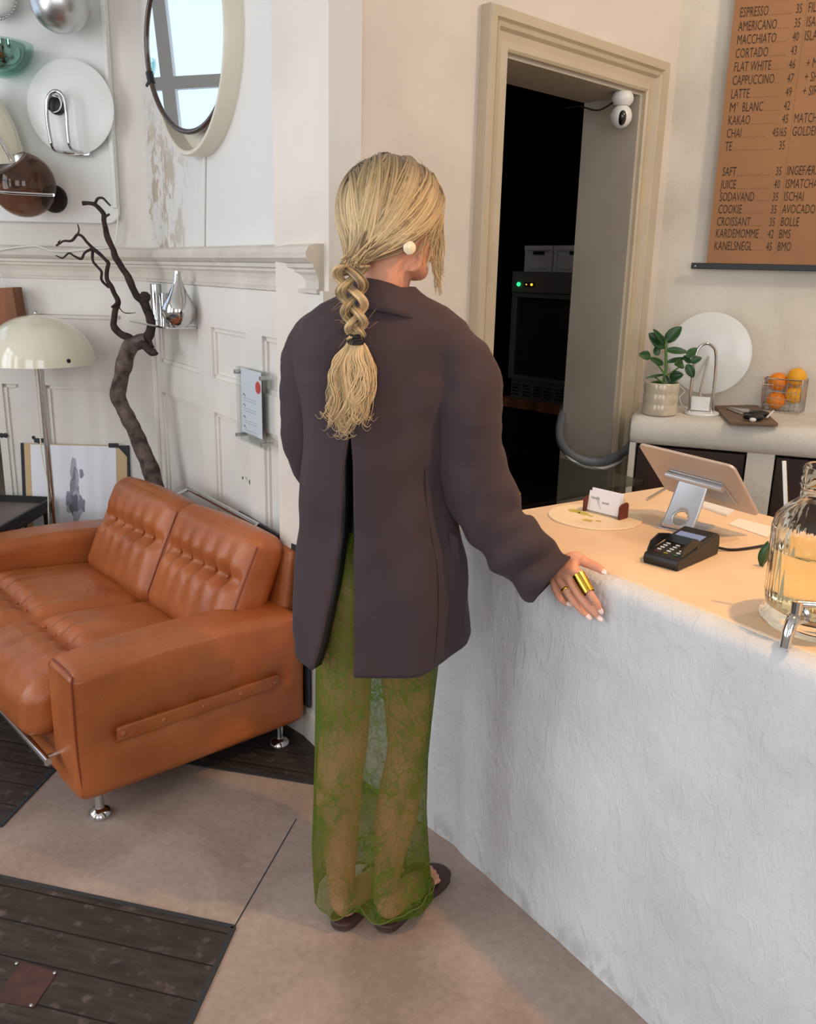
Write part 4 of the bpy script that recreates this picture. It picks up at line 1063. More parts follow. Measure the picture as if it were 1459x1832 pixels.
# ================================================================== MENU, CAMERA, HOSE, BACK ROOM
mo = 0.05
def pM(px, py): return onD(px, py, mo)
m0 = (pM(1263, 471) - CCD); mt0, mz0 = m0 @ TD, m0.z
mw, mh = 0.80, 1.15
men = thing('menu_poster', 'brown kraft paper menu with handwritten drinks prices hanging on the right', 'menu', pD(mt0 + mw / 2, mz0, mo))
bm = B(); wallbox(bm, pD, mt0, mt0 + mw, mz0, mz0 + mh, mo - 0.0012, mo - 0.0004); shp = obj('paper', bm, MT['kraft'], men, smooth=False)
b0 = (pM(1236, 475) - CCD) @ TD
bm = B(); wallbox(bm, pD, b0, mt0 + mw + 0.06, mz0 - 0.022, mz0 + 0.001, mo - 0.008, mo + 0.006); obj('rod', bm, MT['black'], men, smooth=False, bevel=0.002)
bm = B(); lathe(bm, [(0, 0), (0.003, 0), (0.002, 0.002), (0, 0.002)], pD(b0 + 0.016, mz0 - 0.011, mo + 0.006), -ND, 10); obj('nail_head', bm, MT['brushed'], men)
rows = [(1308, 32, 'ESPRESSO', '35', 'FILTERKAFFE'), (1304, 57, 'AMERICANO', '35', 'ISAMERICANO'), (1302, 81, 'MACCHIATO', '40', 'ISLATTE'), (1300, 105, 'CORTADO', '43', ''), (1298, 129, 'FLAT WHITE', '46', '+ MÆLK'), (1296, 153, 'CAPPUCCINO', '47', '+ SHOT'), (1294, 177, 'LATTE', '49', '+ SIRUP'), (1293, 201, 'Mᵀ BLANC', '42', ''), (1291, 224, 'KAKAO', '45', 'MATCHA'), (1289, 247, 'CHAI', '45/65', 'GOLDEN LATTE'), (1288, 270, 'TE', '35', ''),
        (1284, 315, 'SAFT', '35', 'INGEFÆRSHOT'), (1282, 338, 'JUICE', '40', 'ISMATCHA'), (1280, 360, 'SODAVAND', '35', 'ISCHAI'), (1279, 382, 'COOKIE', '35', 'AVOCADO TOAST'), (1277, 404, 'CROISSANT', '35', 'BOLLE'), (1274, 425, 'KARDEMOMME', '42', 'BMS'), (1272, 447, 'KANELSNEGL', '45', 'BMO')]
bm = B(); TX = mt0 + 0.022; PX = mt0 + 0.234; X2 = mt0 + 0.252
for x, y, a, p, b in rows:
    z = pM(x, y).z
    if a.startswith('M') and 'BLANC' in a:
        wa = text_bm(bm, 'M', pD(TX, z, mo), TD, Z, 0.047, 0.0004, 0.62); text_bm(bm, 'T', pD(TX + 0.024, z + 0.017, mo), TD, Z, 0.022, 0.0004, 0.62)
        wa = 0.045 + text_bm(bm, 'BLANC', pD(TX + 0.045, z, mo), TD, Z, 0.047, 0.0004, 0.49)
    else:
        wa = text_bm(bm, a, pD(TX, z, mo), TD, Z, 0.047, 0.0004, 0.49)
    wp = text_bm(bm, p, pD(PX, z, mo), TD, Z, 0.044, 0.0004, 0.50, align='RIGHT')
    pw = 0.0155 * len(p) if '/' not in p else 0.07
    xx = TX + wa + 0.006
    while xx < PX - pw - 0.006:
        lathe(bm, [(0, 0), (0.0016, 0), (0, 0.0003)], pD(xx, z + 0.001, mo), -ND, 6); xx += 0.0085
    if b: text_bm(bm, b, pD(X2 + (0.018 if b[0] == '+' else 0), z, mo), TD, Z, 0.047, 0.0004, 0.49)
zz = mz0 + 0.03
while zz < mz0 + mh - 0.02:
    lathe(bm, [(0, 0), (0.0013, 0), (0, 0.0003)], pD(PX + 0.013, zz, mo), -ND, 6); zz += 0.008
obj('lettering', bm, MT['ink'], shp, smooth=False)
# dome camera below the lintel
cc = pC(D1 - 0.104, 0, -0.016)
scm = thing('security_camera', 'white indoor security camera with black lens hanging in the doorway corner', 'camera', V((cc.x, cc.y, DH - 0.012)))
zc = DH - 0.012
bm = B(); lathe(bm, [(0, 0), (0.030, 0), (0.037, -0.010), (0.040, -0.020), (0.040, -0.026), (0.036, -0.036), (0.028, -0.046), (0, -0.048)], V((cc.x, cc.y, zc)), Z, 32); obj('mount', bm, MT['white'], scm)
bm = B(); hc = V((cc.x, cc.y, zc - 0.082)); sphere(bm, hc, 0.040, 28, 18, (0.98, 0.98, 1.05)); hd = obj('head', bm, MT['white'], scm)
dcam = (V((-0.06, -0.93, -0.33))).normalized(); su_ = dcam.cross(Z).normalized(); sv_ = su_.cross(dcam)
bm = B(); sphere(bm, hc + dcam * 0.026, 0.022, 20, 12, (0.78, 1.25, 0.82), (su_, sv_, dcam)); obj('lens_window', bm, mat('gloss_black', (10, 10, 12), rough=0.05, coat=1.0), hd)
bm = B(); tube(bm, cr([tuple(V((cc.x, cc.y, zc - 0.03)) - TC * 0.035), tuple(pC(D1 - 0.10, zc - 0.05, -0.12)), tuple(pC(D1 - 0.11, zc - 0.03, -0.20)), tuple(pC(D1 - 0.10, zc - 0.028, -0.27))], 6), 0.003, 8); obj('cable', bm, MT['blackm'], scm)
# grey hose slung round the door jamb
bm = B(); tube(bm, cr([tuple(at(x, y, Y)) for x, y, Y in ((1008, 730, 3.80), (1002, 755, 3.66), (1000, 778, 3.56), (1006, 798, 3.48), (1022, 814, 3.43), (1045, 824, 3.42), (1070, 826, 3.43), (1095, 820, 3.47), (1116, 808, 3.53), (1130, 795, 3.52))], 8), 0.017, 14)
hs = thing('grey_hose', 'thick grey hose slung across the right door jamb', 'hose', at(1045, 824, 3.42)); obj('hose', bm, MT['hose'], hs)
bm = B(); tube(bm, cr([tuple(at(x, y, Y)) for x, y, Y in ((1003, 765, 3.62), (1001, 790, 3.52), (1015, 816, 3.43), (1040, 833, 3.41), (1070, 838, 3.42), (1095, 833, 3.45), (1116, 822, 3.53))], 8), 0.006, 10)
tag(obj('pale_cable', bm, MT['whitep']), 'thin pale cable hanging under the grey hose on the door jamb', 'cable')
# fridge on its bench, crates
f0 = V((0.50, 4.60, 0)); f1 = V((0.865, 4.21, 0)); fd = (f1 - f0).normalized(); fn = V((fd.y, -fd.x, 0)); fn = -fn if fn.y > 0 else fn
fb_ = -fn; FZ0, FZ1, FWd = 0.875, 1.51, 0.58
def fp(a, z, o): return f0 + fd * a + fb_ * o + Z * z
fr_ = thing('bar_fridge', 'dim steel glass-door fridge with glowing lights inside the dark doorway', 'fridge', fp(FWd / 2, FZ0, 0.25))
bm = B(); prism(bm, [fp(0, FZ0, 0.04), fp(FWd, FZ0, 0.04), fp(FWd, FZ0, 0.5), fp(0, FZ0, 0.5)], (0, 0, FZ1 - FZ0)); obj('cabinet', bm, MT['steel'], fr_, smooth=False, bevel=0.004)
bm = B(); prism(bm, [fp(0, FZ1 - 0.10, 0), fp(FWd, FZ1 - 0.10, 0), fp(FWd, FZ1 - 0.10, 0.038), fp(0, FZ1 - 0.10, 0.038)], (0, 0, 0.10)); cp = obj('control_panel', bm, MT['steel'], fr_, smooth=False)
bm = B(); sphere(bm, fp(0.045, FZ1 - 0.062, -0.002), 0.010, 12, 8); obj('green_lamp', bm, MT['greenled'], cp, label='glowing green lamp')
bm = B(); rbox(bm, lambda p: fp(0.115 + p.x, FZ1 - 0.062 + p.z, -0.001 + p.y), (0.034, 0.003, 0.011), 0.003, (0, 0, 0), 8); obj('display', bm, MT['black'], cp)
bm = B(); sphere(bm, fp(0.132, FZ1 - 0.062, -0.006), 0.006, 10, 8); sphere(bm, fp(0.098, FZ1 - 0.062, -0.006), 0.003, 10, 8); obj('amber_lamp', bm, MT['amberled'], cp, label='glowing amber lamp')
bm = B()
for a0, a1, b0_, b1_ in ((0, FWd, FZ1 - 0.125, FZ1 - 0.103), (0, FWd, FZ0 + 0.10, FZ0 + 0.12), (0, 0.022, FZ0 + 0.12, FZ1 - 0.125), (FWd - 0.022, FWd, FZ0 + 0.12, FZ1 - 0.125)):
    prism(bm, [fp(a0, b0_, 0.005), fp(a1, b0_, 0.005), fp(a1, b0_, 0.038), fp(a0, b0_, 0.038)], (0, 0, b1_ - b0_))
dr = obj('door', bm, MT['steel'], fr_, smooth=False)
bm = B(); prism(bm, [fp(0.022, FZ0 + 0.12, 0.02), fp(FWd - 0.022, FZ0 + 0.12, 0.02), fp(FWd - 0.022, FZ0 + 0.12, 0.026), fp(0.022, FZ0 + 0.12, 0.026)], (0, 0, FZ1 - FZ0 - 0.245)); obj('door_glass', bm, mat('dark_fridge_glass', (46, 40, 42), rough=0.1), dr, smooth=False)
bm = B(); prism(bm, [fp(0.02, FZ0, 0.012), fp(FWd - 0.02, FZ0, 0.012), fp(FWd - 0.02, FZ0, 0.038), fp(0.02, FZ0, 0.038)], (0, 0, 0.098)); gr = obj('vent_panel', bm, MT['steel'], fr_, smooth=False)
for i in range(7):
    for j in range(4):
        bm = B(); box(bm, fp(0.055 + i * 0.07, FZ0 + 0.022 + j * 0.016, 0.011), (0.05, 0.003, 0.007), (fd, fb_, Z)); obj('vent_slot', bm, MT['black'], gr, smooth=False)
bn = thing('bench', 'dark bench with a pale wooden front edge carrying the fridge', 'bench', fp(0.3, 0, 0.25))
bm = B(); prism(bm, [fp(-0.03, FZ0 - 0.045, -0.03), fp(FWd + 0.3, FZ0 - 0.045, -0.03), fp(FWd + 0.3, FZ0 - 0.045, 0.55), fp(-0.03, FZ0 - 0.045, 0.55)], (0, 0, 0.044)); obj('top', bm, MT['wood'], bn, smooth=False)
for a in (0.0, FWd + 0.2):
    for o in (0.04, 0.5):
        bm = B(); box(bm, fp(a, (FZ0 - 0.045) / 2, o), (0.05, 0.05, FZ0 - 0.046), (fd, fb_, Z)); obj('leg', bm, MT['blackm'], bn, smooth=False)
def crate(a0, w_, lab):
    t_ = thing('storage_crate', lab, 'crate', fp(a0 + w_ / 2, FZ1, 0.2), None)
    bm = B(); h = 0.125; z0 = FZ1 + 0.001
    for (x0, x1, o0, o1, q0, q1) in ((0, w_, 0.06, 0.07, 0, h), (0, w_, 0.30, 0.31, 0, h), (0, 0.01, 0.07, 0.30, 0, h), (w_ - 0.01, w_, 0.07, 0.30, 0, h), (0.01, w_ - 0.01, 0.07, 0.30, 0, 0.008), (-0.004, w_ + 0.004, 0.052, 0.0595, h - 0.022, h), (-0.002, 0.016, 0.054, 0.0595, 0, h - 0.022), (w_ - 0.016, w_ + 0.002, 0.054, 0.0595, 0, h - 0.022), (0.03, w_ - 0.03, 0.056, 0.0595, 0.015, 0.025)):
        prism(bm, [fp(a0 + x0, z0 + q0, o0), fp(a0 + x1, z0 + q0, o0), fp(a0 + x1, z0 + q0, o1), fp(a0 + x0, z0 + q0, o1)], (0, 0, q1 - q0))
    obj('box', bm, mat('grey_crate', (176, 172, 176), rough=0.6), t_, smooth=False)
    bm = B(); prism(bm, [fp(a0 + w_ * .3, z0 + 0.082, 0.054), fp(a0 + w_ * .7, z0 + 0.082, 0.054), fp(a0 + w_ * .7, z0 + 0.082, 0.0595), fp(a0 + w_ * .3, z0 + 0.082, 0.0595)], (0, 0, 0.016)); obj('hand_slot', bm, MT['black'], t_, smooth=False)
crate(0.03, 0.17, 'pale grey crate on the left end of the dark fridge top')
crate(0.215, 0.30, 'wide pale grey crate on the fridge top half hidden by the jamb')
lb = thing('low_appliance', 'low black appliance with an amber light seen through the display glass', 'appliance', V((0.52, 4.12, 0)))
bm = B(); box(bm, (0.45, 4.25, 0.24), (0.5, 0.3, 0.48), (fd, fb_, Z)); obj('body', bm, MT['black'], lb, smooth=False, bevel=0.004)
p_ = onp(928, 884, V((0.45, 4.25, 0)) + fn * 0.152, fn)
bm = B(); sphere(bm, p_, 0.008, 10, 8); obj('amber_lamp', bm, MT['amberled'], lb)

# ================================================================== THINGS ON THE COUNTER
CZ = 0.9167
def pxc(x, y, z=CZ): return onz(x, y, z)
# round board with pressed leaves, card holder with cards
pc = pxc(1066, 919); ex = (pxc(1146, 937) - pxc(986, 914)); 
pm = thing('round_board', 'thin round cream board with pressed leaves under the card holder', 'board', V((pc.x, pc.y, CZ)))
a_ = pxc(985, 914); b_ = pxc(1146, 938); rad = (b_ - a_).length / 2; pc = (a_ + b_) / 2
bm = B(); lathe(bm, [(0, 0.0), (rad, 0.0), (rad + 0.001, 0.002), (rad, 0.004), (0, 0.004)], pc, Z, 64); obj('board', bm, MT['placem'], pm, angle=40)
random.seed(3)
for x, y, r in ((1028, 914, .017), (1044, 919, .013), (1051, 931, .011), (1070, 932, .007), (1056, 923, .007)):
    c_ = pxc(x, y, CZ + 0.0042); bm = B(); pts = []
    for k in range(18):
        th = 2 * pi * k / 18; q = r * (1 + 0.5 * noise.noise(V((cos(th) * 2 + x, sin(th) * 2, y))))
        pts.append(c_ + (TB * cos(th) * 1.2 + NB * sin(th) * 0.9) * q)
    bm.faces.new([bm.verts.new(p) for p in pts]); obj('pressed_leaf', bm, MT['olive'], pm, smooth=False)
hz = CZ + 0.0042
hl, hr_ = pxc(1041, 914, hz), pxc(1108, 931, hz)
hx = (hr_ - hl).normalized(); hy = V((-hx.y, hx.x, 0)); 
if hy.y < 0: hy = -hy
hw = (hr_ - hl).length
ch = thing('card_holder', 'small mahogany card holder with upright ends on the round board', 'card holder', (hl + hr_) / 2)
for a in (0.0, hw - 0.006):
    bm = B(); prism(bm, [hl + hx * a + hy * o + Z * z for o, z in ((0, 0), (0.036, 0), (0.036, 0.034), (0.030, 0.040), (0.010, 0.038), (0, 0.032))], hx * 0.006); obj('end_panel', bm, MT['mahog'], ch, smooth=False, bevel=0.001)
bm = B(); prism(bm, [hl + hx * 0.0062 + hy * o for o in (0.0, 0.036)] + [hl + hx * (hw - 0.0062) + hy * o for o in (0.036, 0.0)], (0, 0, 0.004)); obj('base', bm, MT['acryl'], ch, smooth=False)
bm = B(); prism(bm, [hl + hx * (hw - 0.03) + hy * 0.032 + Z * 0.004 + hx * (0.028 * cos(t) if 1 else 0) * 0 + V((0, 0, 0)) for t in (0,)] + [hl + hx * (hw - 0.03) + hy * 0.032 + hx * (0.022 * sin(q)) + Z * (0.03 + 0.026 * cos(q)) for q in [i * pi / 2 / 8 for i in range(9)]] + [hl + hx * (hw - 0.0065) + hy * 0.032 + Z * 0.004], hy * 0.002); obj('clear_back', bm, MT['acryl'], ch, smooth=False)
for i, (dx, dz, off, lab) in enumerate(((0.0, 0.0, 0.0085, 'white printed card at the front of the mahogany holder'), (0.007, 0.007, 0.0125, 'white card peeking up behind the front card in the holder'))):
    cwid, chei = hw - 0.020, 0.050
    co = hl + hx * (0.0075 + dx * 0.6) + hy * off + Z * (0.0045 + (dz if i else 0))
    tiltv = (Z + hy * 0.16).normalized()
    crd = thing('business_card', lab, 'card', co + hx * cwid / 2, 'cards in the holder')
    for kk in range(1 if i == 0 else 4):
        pass
    bm = B(); prism(bm, [co, co + hx * cwid, co + hx * cwid + tiltv * chei, co + tiltv * chei], hy * (0.0008 if i == 0 else 0.003)); pg = obj('card', bm, MT['paper'], crd, smooth=False)
    if i == 0:
        for wd_, a_9, b_9 in (('happy', 0.006, 0.031), ('week', 0.040, 0.023)):
            bm = B(); text_bm(bm, wd_, co + hx * a_9 + tiltv * b_9, hx, tiltv, 0.0100, 0.0003, 1.05, shear=0.15); obj('lettering', bm, MT['inkblack'], pg, smooth=False)
        for lst in (((.026, .040), (.0255, .033), (.027, .027), (.030, .021)), ((.031, .036), (.0315, .028), (.034, .018), (.040, .009))):
            bm = B(); tube(bm, [co + hx * a + tiltv * b - hy * 0.0002 for a, b, *_ in cr(lst, 5)], 0.0004, 5); obj('drawn_curve', bm, MT['inkblack'], pg)
# tablet on its aluminium stand, seen from behind
TLp, TRp, BLp, BRp = onz(1148, 794, 1.118), onz(1316, 828, 1.112), onz(1185, 873, 0.975), onz(1355, 929, 0.965)
tc0 = (TLp + TRp + BLp + BRp) / 4
tw = ((TRp - TLp) + (BRp - BLp)).normalized(); ts_ = ((BLp - TLp) + (BRp - TRp)); ts_ = (ts_ - tw * (ts_ @ tw)).normalized(); tn = tw.cross(ts_).normalized()
if tn @ (EYE - tc0) < 0: tn = -tn     # tn points out of the tablet's back, towards the photographer
twd, tht = 0.262, 0.192
tb = thing('tablet', 'gold backed tablet computer on an aluminium stand seen from behind', 'tablet', tc0)
bm = B(); rbox(bm, lambda p: tc0 + tw * p.x + ts_ * p.y + tn * p.z, (twd / 2, tht / 2, 0.0038), 0.0036, (0, 0, 0), 6)
bm.free(); bm = B()
pts = []
for sx, sy, a0 in ((1, 1, 0), (-1, 1, pi / 2), (-1, -1, pi), (1, -1, 1.5 * pi)):
    for k in range(7):
        a = a0 + k / 6 * pi / 2; pts.append(tc0 + tw * (sx * (twd / 2 - 0.016) + 0.016 * cos(a)) + ts_ * (sy * (tht / 2 - 0.016) + 0.016 * sin(a)) - tn * 0.0035)
prism(bm, pts, tn * 0.007); obj('shell', bm, mat('champagne_aluminium', (194, 180, 170), rough=0.38, metal=0.35), tb, smooth=False, bevel=0.0025)
bm = B(); prism(bm, [tc0 + (p - tc0) * 0.96 - tn * 0.0012 for p in pts], -tn * 0.0006); obj('screen', bm, MT['black'], tb, smooth=False)
st = thing('tablet_stand', 'silver aluminium stand with a round hole holding the tablet', 'stand', pxc(1212, 948))
hc_ = tc0 + tn * 0.013 - ts_ * 0.005
bm = B(); tube(bm, [hc_ - tw * 0.078, hc_ + tw * 0.078], 0.0085, 18); obj('hinge_bar', bm, MT['alu'], st)
bm = B(); prism(bm, [hc_ - tn * 0.006 + tw * a + ts_ * b for a, b in ((-0.07, -0.012), (0.075, -0.012), (0.088, 0.068), (0.0, 0.068))], -tn * 0.003); obj('back_plate', bm, MT['alu'], st, smooth=False, bevel=0.001)
# curved neck plate with hole
bl_, br_ = pxc(1184, 944, CZ + 0.004), pxc(1236, 954, CZ + 0.004)
bdir = (br_ - bl_).normalized(); bmid = (bl_ + br_) / 2; nw = 0.044
mw_ = 0.040
nb_ = V((-bdir.y, bdir.x, 0)); nb_ = nb_ if nb_.y > 0 else -nb_
top = hc_
prof_ = cr([tuple(bmid + nb_ * 0.05), tuple(bmid + nb_ * 0.012), tuple(bmid + Z * 0.008 - nb_ * 0.0), tuple(bmid * 0.8 + top * 0.2 - nb_ * 0.002), tuple(bmid * 0.4 + top * 0.6), tuple(top + tn * 0.004)], 7)
bm = B(); n_p = len(prof_); NU = 16; grid = []
tot = [0.0]
for i in range(1, n_p): tot.append(tot[-1] + (V(prof_[i]) - V(prof_[i - 1])).length)
hole_s = tot[-1] * 0.46; hole_r = 0.019
for i, p in enumerate(prof_):
    row = []
    ax_ = (bdir * (1 - i / (n_p - 1)) + tw * (i / (n_p - 1))).normalized()
    for k in range(NU + 1): row.append((V(p) + ax_ * mw_ * (2 * k / NU - 1), tot[i], mw_ * (2 * k / NU - 1)))
    grid.append(row)
vs = {}
def gv(i, k):
    if (i, k) not in vs:
        p, s_, x_ = grid[i][k]; d = sqrt((s_ - hole_s) ** 2 + x_ ** 2)
        vs[(i, k)] = bm.verts.new(p)
    return vs[(i, k)]
for i in range(n_p - 1):
    for k in range(NU):
        cs = (grid[i][k][1] + grid[i + 1][k][1]) / 2; cx_ = (grid[i][k][2] + grid[i][k + 1][2]) / 2
        if sqrt((cs - hole_s) ** 2 + cx_ ** 2) < hole_r: continue
        bm.faces.new([gv(i, k), gv(i + 1, k), gv(i + 1, k + 1), gv(i, k + 1)])
obj('neck_plate', bm, MT['alu'], st, solid=0.004)
bm = B(); 
def onneck(s_, x_):
    for i in range(1, n_p):
        if tot[i] >= s_:
            f_ = (s_ - tot[i - 1]) / (tot[i] - tot[i - 1]); return V(prof_[i - 1]).lerp(V(prof_[i]), f_) + bdir * x_
    return V(prof_[-1])
tube(bm, [onneck(hole_s + (hole_r + .0005) * cos(2 * pi * k / 28), (hole_r + .0005) * sin(2 * pi * k / 28)) for k in range(28)], 0.0028, 8, closed=True); obj('hole_rim', bm, MT['alu'], st)
bm = B(); prism(bm, [bmid + bdir * a + nb_ * b - Z * 0.004 for a, b in ((-0.055, 0.0), (0.055, 0.0), (0.055, 0.11), (-0.055, 0.11))], (0, 0, 0.004)); obj('base_plate', bm, MT['alu'], st, smooth=False, bevel=0.001)
# payment terminal
q0, q1 = pxc(1148, 1007), pxc(1203, 1022); q2 = pxc(1285, 988)
tx = (q1 - q0).normalized(); ty = V((-tx.y, tx.x, 0)); ty = ty if ty.y > 0 else -ty
TWd, TLn = 0.080, (q2 - q1).length * 0.93
def pT(a, b, z): return q0 + tx * a + ty * b + Z * z
tm = thing('payment_terminal', 'black card payment terminal with keypad hood and blue screen on the counter', 'payment terminal', pT(TWd / 2, TLn / 2, 0))
bm = B()
side = [(0.004, 0.0), (0.0, 0.012), (0.004, 0.024), (0.085, 0.033), (0.095, 0.040), (TLn - 0.012, 0.050), (TLn, 0.044), (TLn + 0.003, 0.022), (TLn, 0.0)]
prism(bm, [pT(0, b, z) for b, z in side], tx * TWd); obj('body', bm, MT['black'], tm, smooth=False, bevel=0.003)
for a0, s_ in ((0.0, 1), (TWd, -1)):
    bm = B(); prism(bm, [pT(a0 + s_ * 0.001, b, z) for b, z in ((0.012, 0.026), (0.024, 0.046), (0.055, 0.056), (0.086, 0.050), (0.102, 0.041))], tx * (s_ * 0.004)); obj('hood_side', bm, MT['black'], tm, smooth=False)
bm = B(); prism(bm, [pT(0.005, b, z) for b, z in ((0.084, 0.034), (0.088, 0.050), (0.091, 0.050), (0.092, 0.036))], tx * (TWd - 0.01)); obj('hood_back', bm, MT['black'], tm, smooth=False)
sl_ = (0.050 - 0.040) / (TLn - 0.107)
bm = B(); prism(bm, [pT(a, b, 0.0403 + (b - 0.095) * sl_) for a, b in ((0.010, 0.108), (TWd - 0.010, 0.108), (TWd - 0.010, TLn - 0.045), (0.010, TLn - 0.045))], (0, 0, 0.0006)); obj('screen', bm, MT['screen'], tm, smooth=False, label='lit blue grey screen')
for i in range(3):
    for j in range(5):
        b = 0.022 + j * 0.0125; zk = 0.024 + (b - 0.004) * 0.111
        m_ = MT['whitep']
        if j == 0: m_ = mat('dim_key', [(110, 44, 40), (150, 136, 50), (60, 110, 66)][i], rough=0.4)
        bm = B(); box(bm, pT(0.018 + i * 0.022, b, zk + 0.0012), (0.0085, 0.0036, 0.002), (tx, ty, Z)); obj('key', bm, m_, tm, smooth=False)
bm = B(); tube(bm, cr([tuple(pT(TWd * 0.5, TLn + 0.002, 0.015)), tuple(pxc(1300, 983, CZ + 0.004)), tuple(pxc(1335, 981, CZ + 0.004)), tuple(pxc(1372, 975, CZ + 0.004)), tuple(pxc(1420, 968, CZ + 0.004))], 6), 0.0032, 8)
obj('cable', bm, MT['black'], tm)
# stylus, papers
bm = B(); tube(bm, [pxc(1157, 893, CZ + 0.004), pxc(1196, 870, CZ + 0.004)], 0.0032, 8); tag(obj('stylus', bm, MT['brushed']), 'thin dark tipped metal stylus lying on the counter left of the tablet', 'stylus')
def card_at(name, pts, m, lab, cat, th=0.0015):
    bm = B(); prism(bm, [onz(x, y, CZ + 0.0004) for x, y in pts], (0, 0, th)); tag(obj(name, bm, m, smooth=False), lab, cat)
card_at('paper_slip', [(1302, 938), (1322, 928), (1385, 945), (1372, 962)], mat('pinkish_paper', (244, 226, 216), rough=0.5), 'pale paper slip on the counter between tablet and jar', 'paper')
card_at('keyboard', [(1246, 905), (1262, 899), (1312, 916), (1300, 924)], MT['white'], 'small white slim keyboard under the tablet', 'keyboard', 0.006)
# drinks jar
jb = V((0.724, 1.437, CZ))
def zpx(y): return at(1462, y, jb.y).z
jr = thing('drinks_jar', 'big ribbed glass drinks jar with a chrome tap on the counter', 'drinks jar', jb)
zn, zs = 1.150, 1.115
def jar_ring(r, z, rib, seg=180):
    return [jb + V((cos(2 * pi * k / seg), sin(2 * pi * k / seg), 0)) * (r + (rib * (0.5 + 0.5 * cos(2 * pi * k / seg * 45)))) + Z * (z - CZ) for k in range(seg)]
outer = [(0.05, CZ + 0.0005, 0), (0.088, CZ + 0.0005, 0), (0.099, CZ + 0.010, 0), (0.098, CZ + 0.018, 0), (0.090, CZ + 0.026, 0), (0.091, CZ + 0.040, 0.001), (0.093, CZ + 0.06, 0.0016), (0.095, 1.07, 0.0016), (0.096, 1.090, 0.0014), (0.092, 1.108, 0.0006), (0.080, 1.124, 0), (0.066, 1.135, 0), (0.060, 1.142, 0), (0.058, 1.160, 0), (0.062, 1.164, 0), (0.058, 1.170, 0), (0.062, 1.176, 0), (0.058, 1.182, 0), (0.061, 1.190, 0), (0.058, 1.199, 0)]
inner = [(0.053, 1.198, 0), (0.053, 1.145, 0), (0.061, 1.131, 0), (0.074, 1.119, 0), (0.087, 1.104, 0), (0.090, 1.088, 0), (0.089, CZ + 0.06, 0), (0.085, CZ + 0.035, 0), (0.07, CZ + 0.026, 0), (0.02, CZ + 0.024, 0)]
bm = B(); loft(bm, [jar_ring(*a) for a in outer + inner], True, True); obj('jar', bm, MT['jar'], jr, angle=70)
bm = B(); lathe(bm, [(0, 0.0245), (0.07, 0.0265), (0.0848, 0.0355), (0.0888, 0.0602), (0.0895, 0.137), (0, 0.137)], jb, Z, 64); obj('lemon_water', bm, MT['water'], jr, label='pale yellow drink')
tdir = (V((0.0, 0.0, 0)) - V((jb.x, jb.y, 0))).normalized(); tdir = V((tdir.x - 0.42, tdir.y, 0)).normalized()
tp = jb + tdir * 0.092 + Z * 0.045
tap = None
bm = B(); lathe(bm, [(0, -0.004), (0.016, -0.004), (0.016, 0.004), (0.011, 0.006), (0.011, 0.032), (0, 0.034)], tp, tdir, 24); tap = obj('tap', bm, MT['chrome'], jr)
bm = B(); tube(bm, [V(p) for p in cr([tuple(tp + tdir * 0.018), tuple(tp + tdir * 0.036 - Z * 0.004), tuple(tp + tdir * 0.046 - Z * 0.022), tuple(tp + tdir * 0.050 - Z * 0.044)], 6)], [0.0125, 0.0125, 0.012, 0.012, 0.0115, 0.011, 0.011, 0.0105, 0.010, 0.010, 0.010, 0.010, 0.0095, 0.0095, 0.009, 0.009, 0.009, 0.009, 0.009][:19], 16); obj('spout', bm, MT['chrome'], tap)
bm = B(); lathe(bm, [(0, 0), (0.009, 0), (0.0095, 0.022), (0, 0.023)], tp + tdir * 0.024 + Z * 0.008, Z, 20); tube(bm, [tp + tdir * 0.024 + Z * 0.026, tp + tdir * 0.024 + Z * 0.027 + V((0.05, -0.01, 0))], 0.006, 10); obj('handle', bm, MT['chrome'], tap)
bm = B(); tube(bm, [jb + V((-0.035, 0.045, 0.03)), at(1402, 825, 1.50)], 0.0035, 10); tag(obj('straw', bm, MT['whitep']), 'white drinking straw standing upright beside the glass jar', 'straw')
# green leaf behind the jar
lf = pxc(1366, 1000, CZ + 0.02); bm = B(); rings = []
for i in range(9):
    s_ = i / 8; w_ = 0.013 * sin(pi * min(0.98, s_ * 0.9 + 0.08)); c_ = lf + V((0.006 * s_, 0.004, -0.018 + 0.055 * s_))
    rings.append([c_ + V((-w_, 0.004, 0)), c_ + V((0, -0.002, 0)), c_ + V((w_, 0.004, 0))])
loft(bm, rings, False, False); lfo = obj('mint_leaf', bm, MT['leaf'], solid=0.0008); tag(lfo, 'bright green leaf at the left foot of the glass jar', 'leaf')

# ================================================================== BACK COUNTER THINGS
# plant pot
pb_ = onz(1178, 741, BZ); R0 = 0.066
pt_ = thing('potted_plant', 'rubbery green houseplant in a ribbed beige stoneware pot', 'plant', pb_)
hgt = 0.118
prof = [(0.0, 0.001), (R0 * 0.9, 0.001)]
for i in range(31):
    s_ = i / 30; prof.append((R0 * (0.97 + 0.03 * abs(sin(s_ * pi * 3))) , 0.004 + hgt * s_))
prof += [(R0 * 0.94, hgt + 0.005), (R0 * 0.9, hgt), (R0 * 0.88, hgt - 0.02), (0, hgt - 0.02)]
bm = B(); lathe(bm, prof, pb_, Z, 48); obj('pot', bm, MT['pot'], pt_, angle=60)
bm = B(); lathe(bm, [(0, hgt - 0.019), (R0 * 0.87, hgt - 0.019), (R0 * 0.6, hgt - 0.012), (0, hgt - 0.008)], pb_, Z, 24); obj('soil', bm, MT['soil'], pt_)
pY = pb_.y
def q_(x, y, d=0.0): return at(x, y, pY + d)
bm = B(); tube(bm, cr([tuple(pb_ + Z * 0.1), tuple(q_(1190, 665)), tuple(q_(1191, 640)), tuple(q_(1190, 606))], 5), 0.0055, 8)
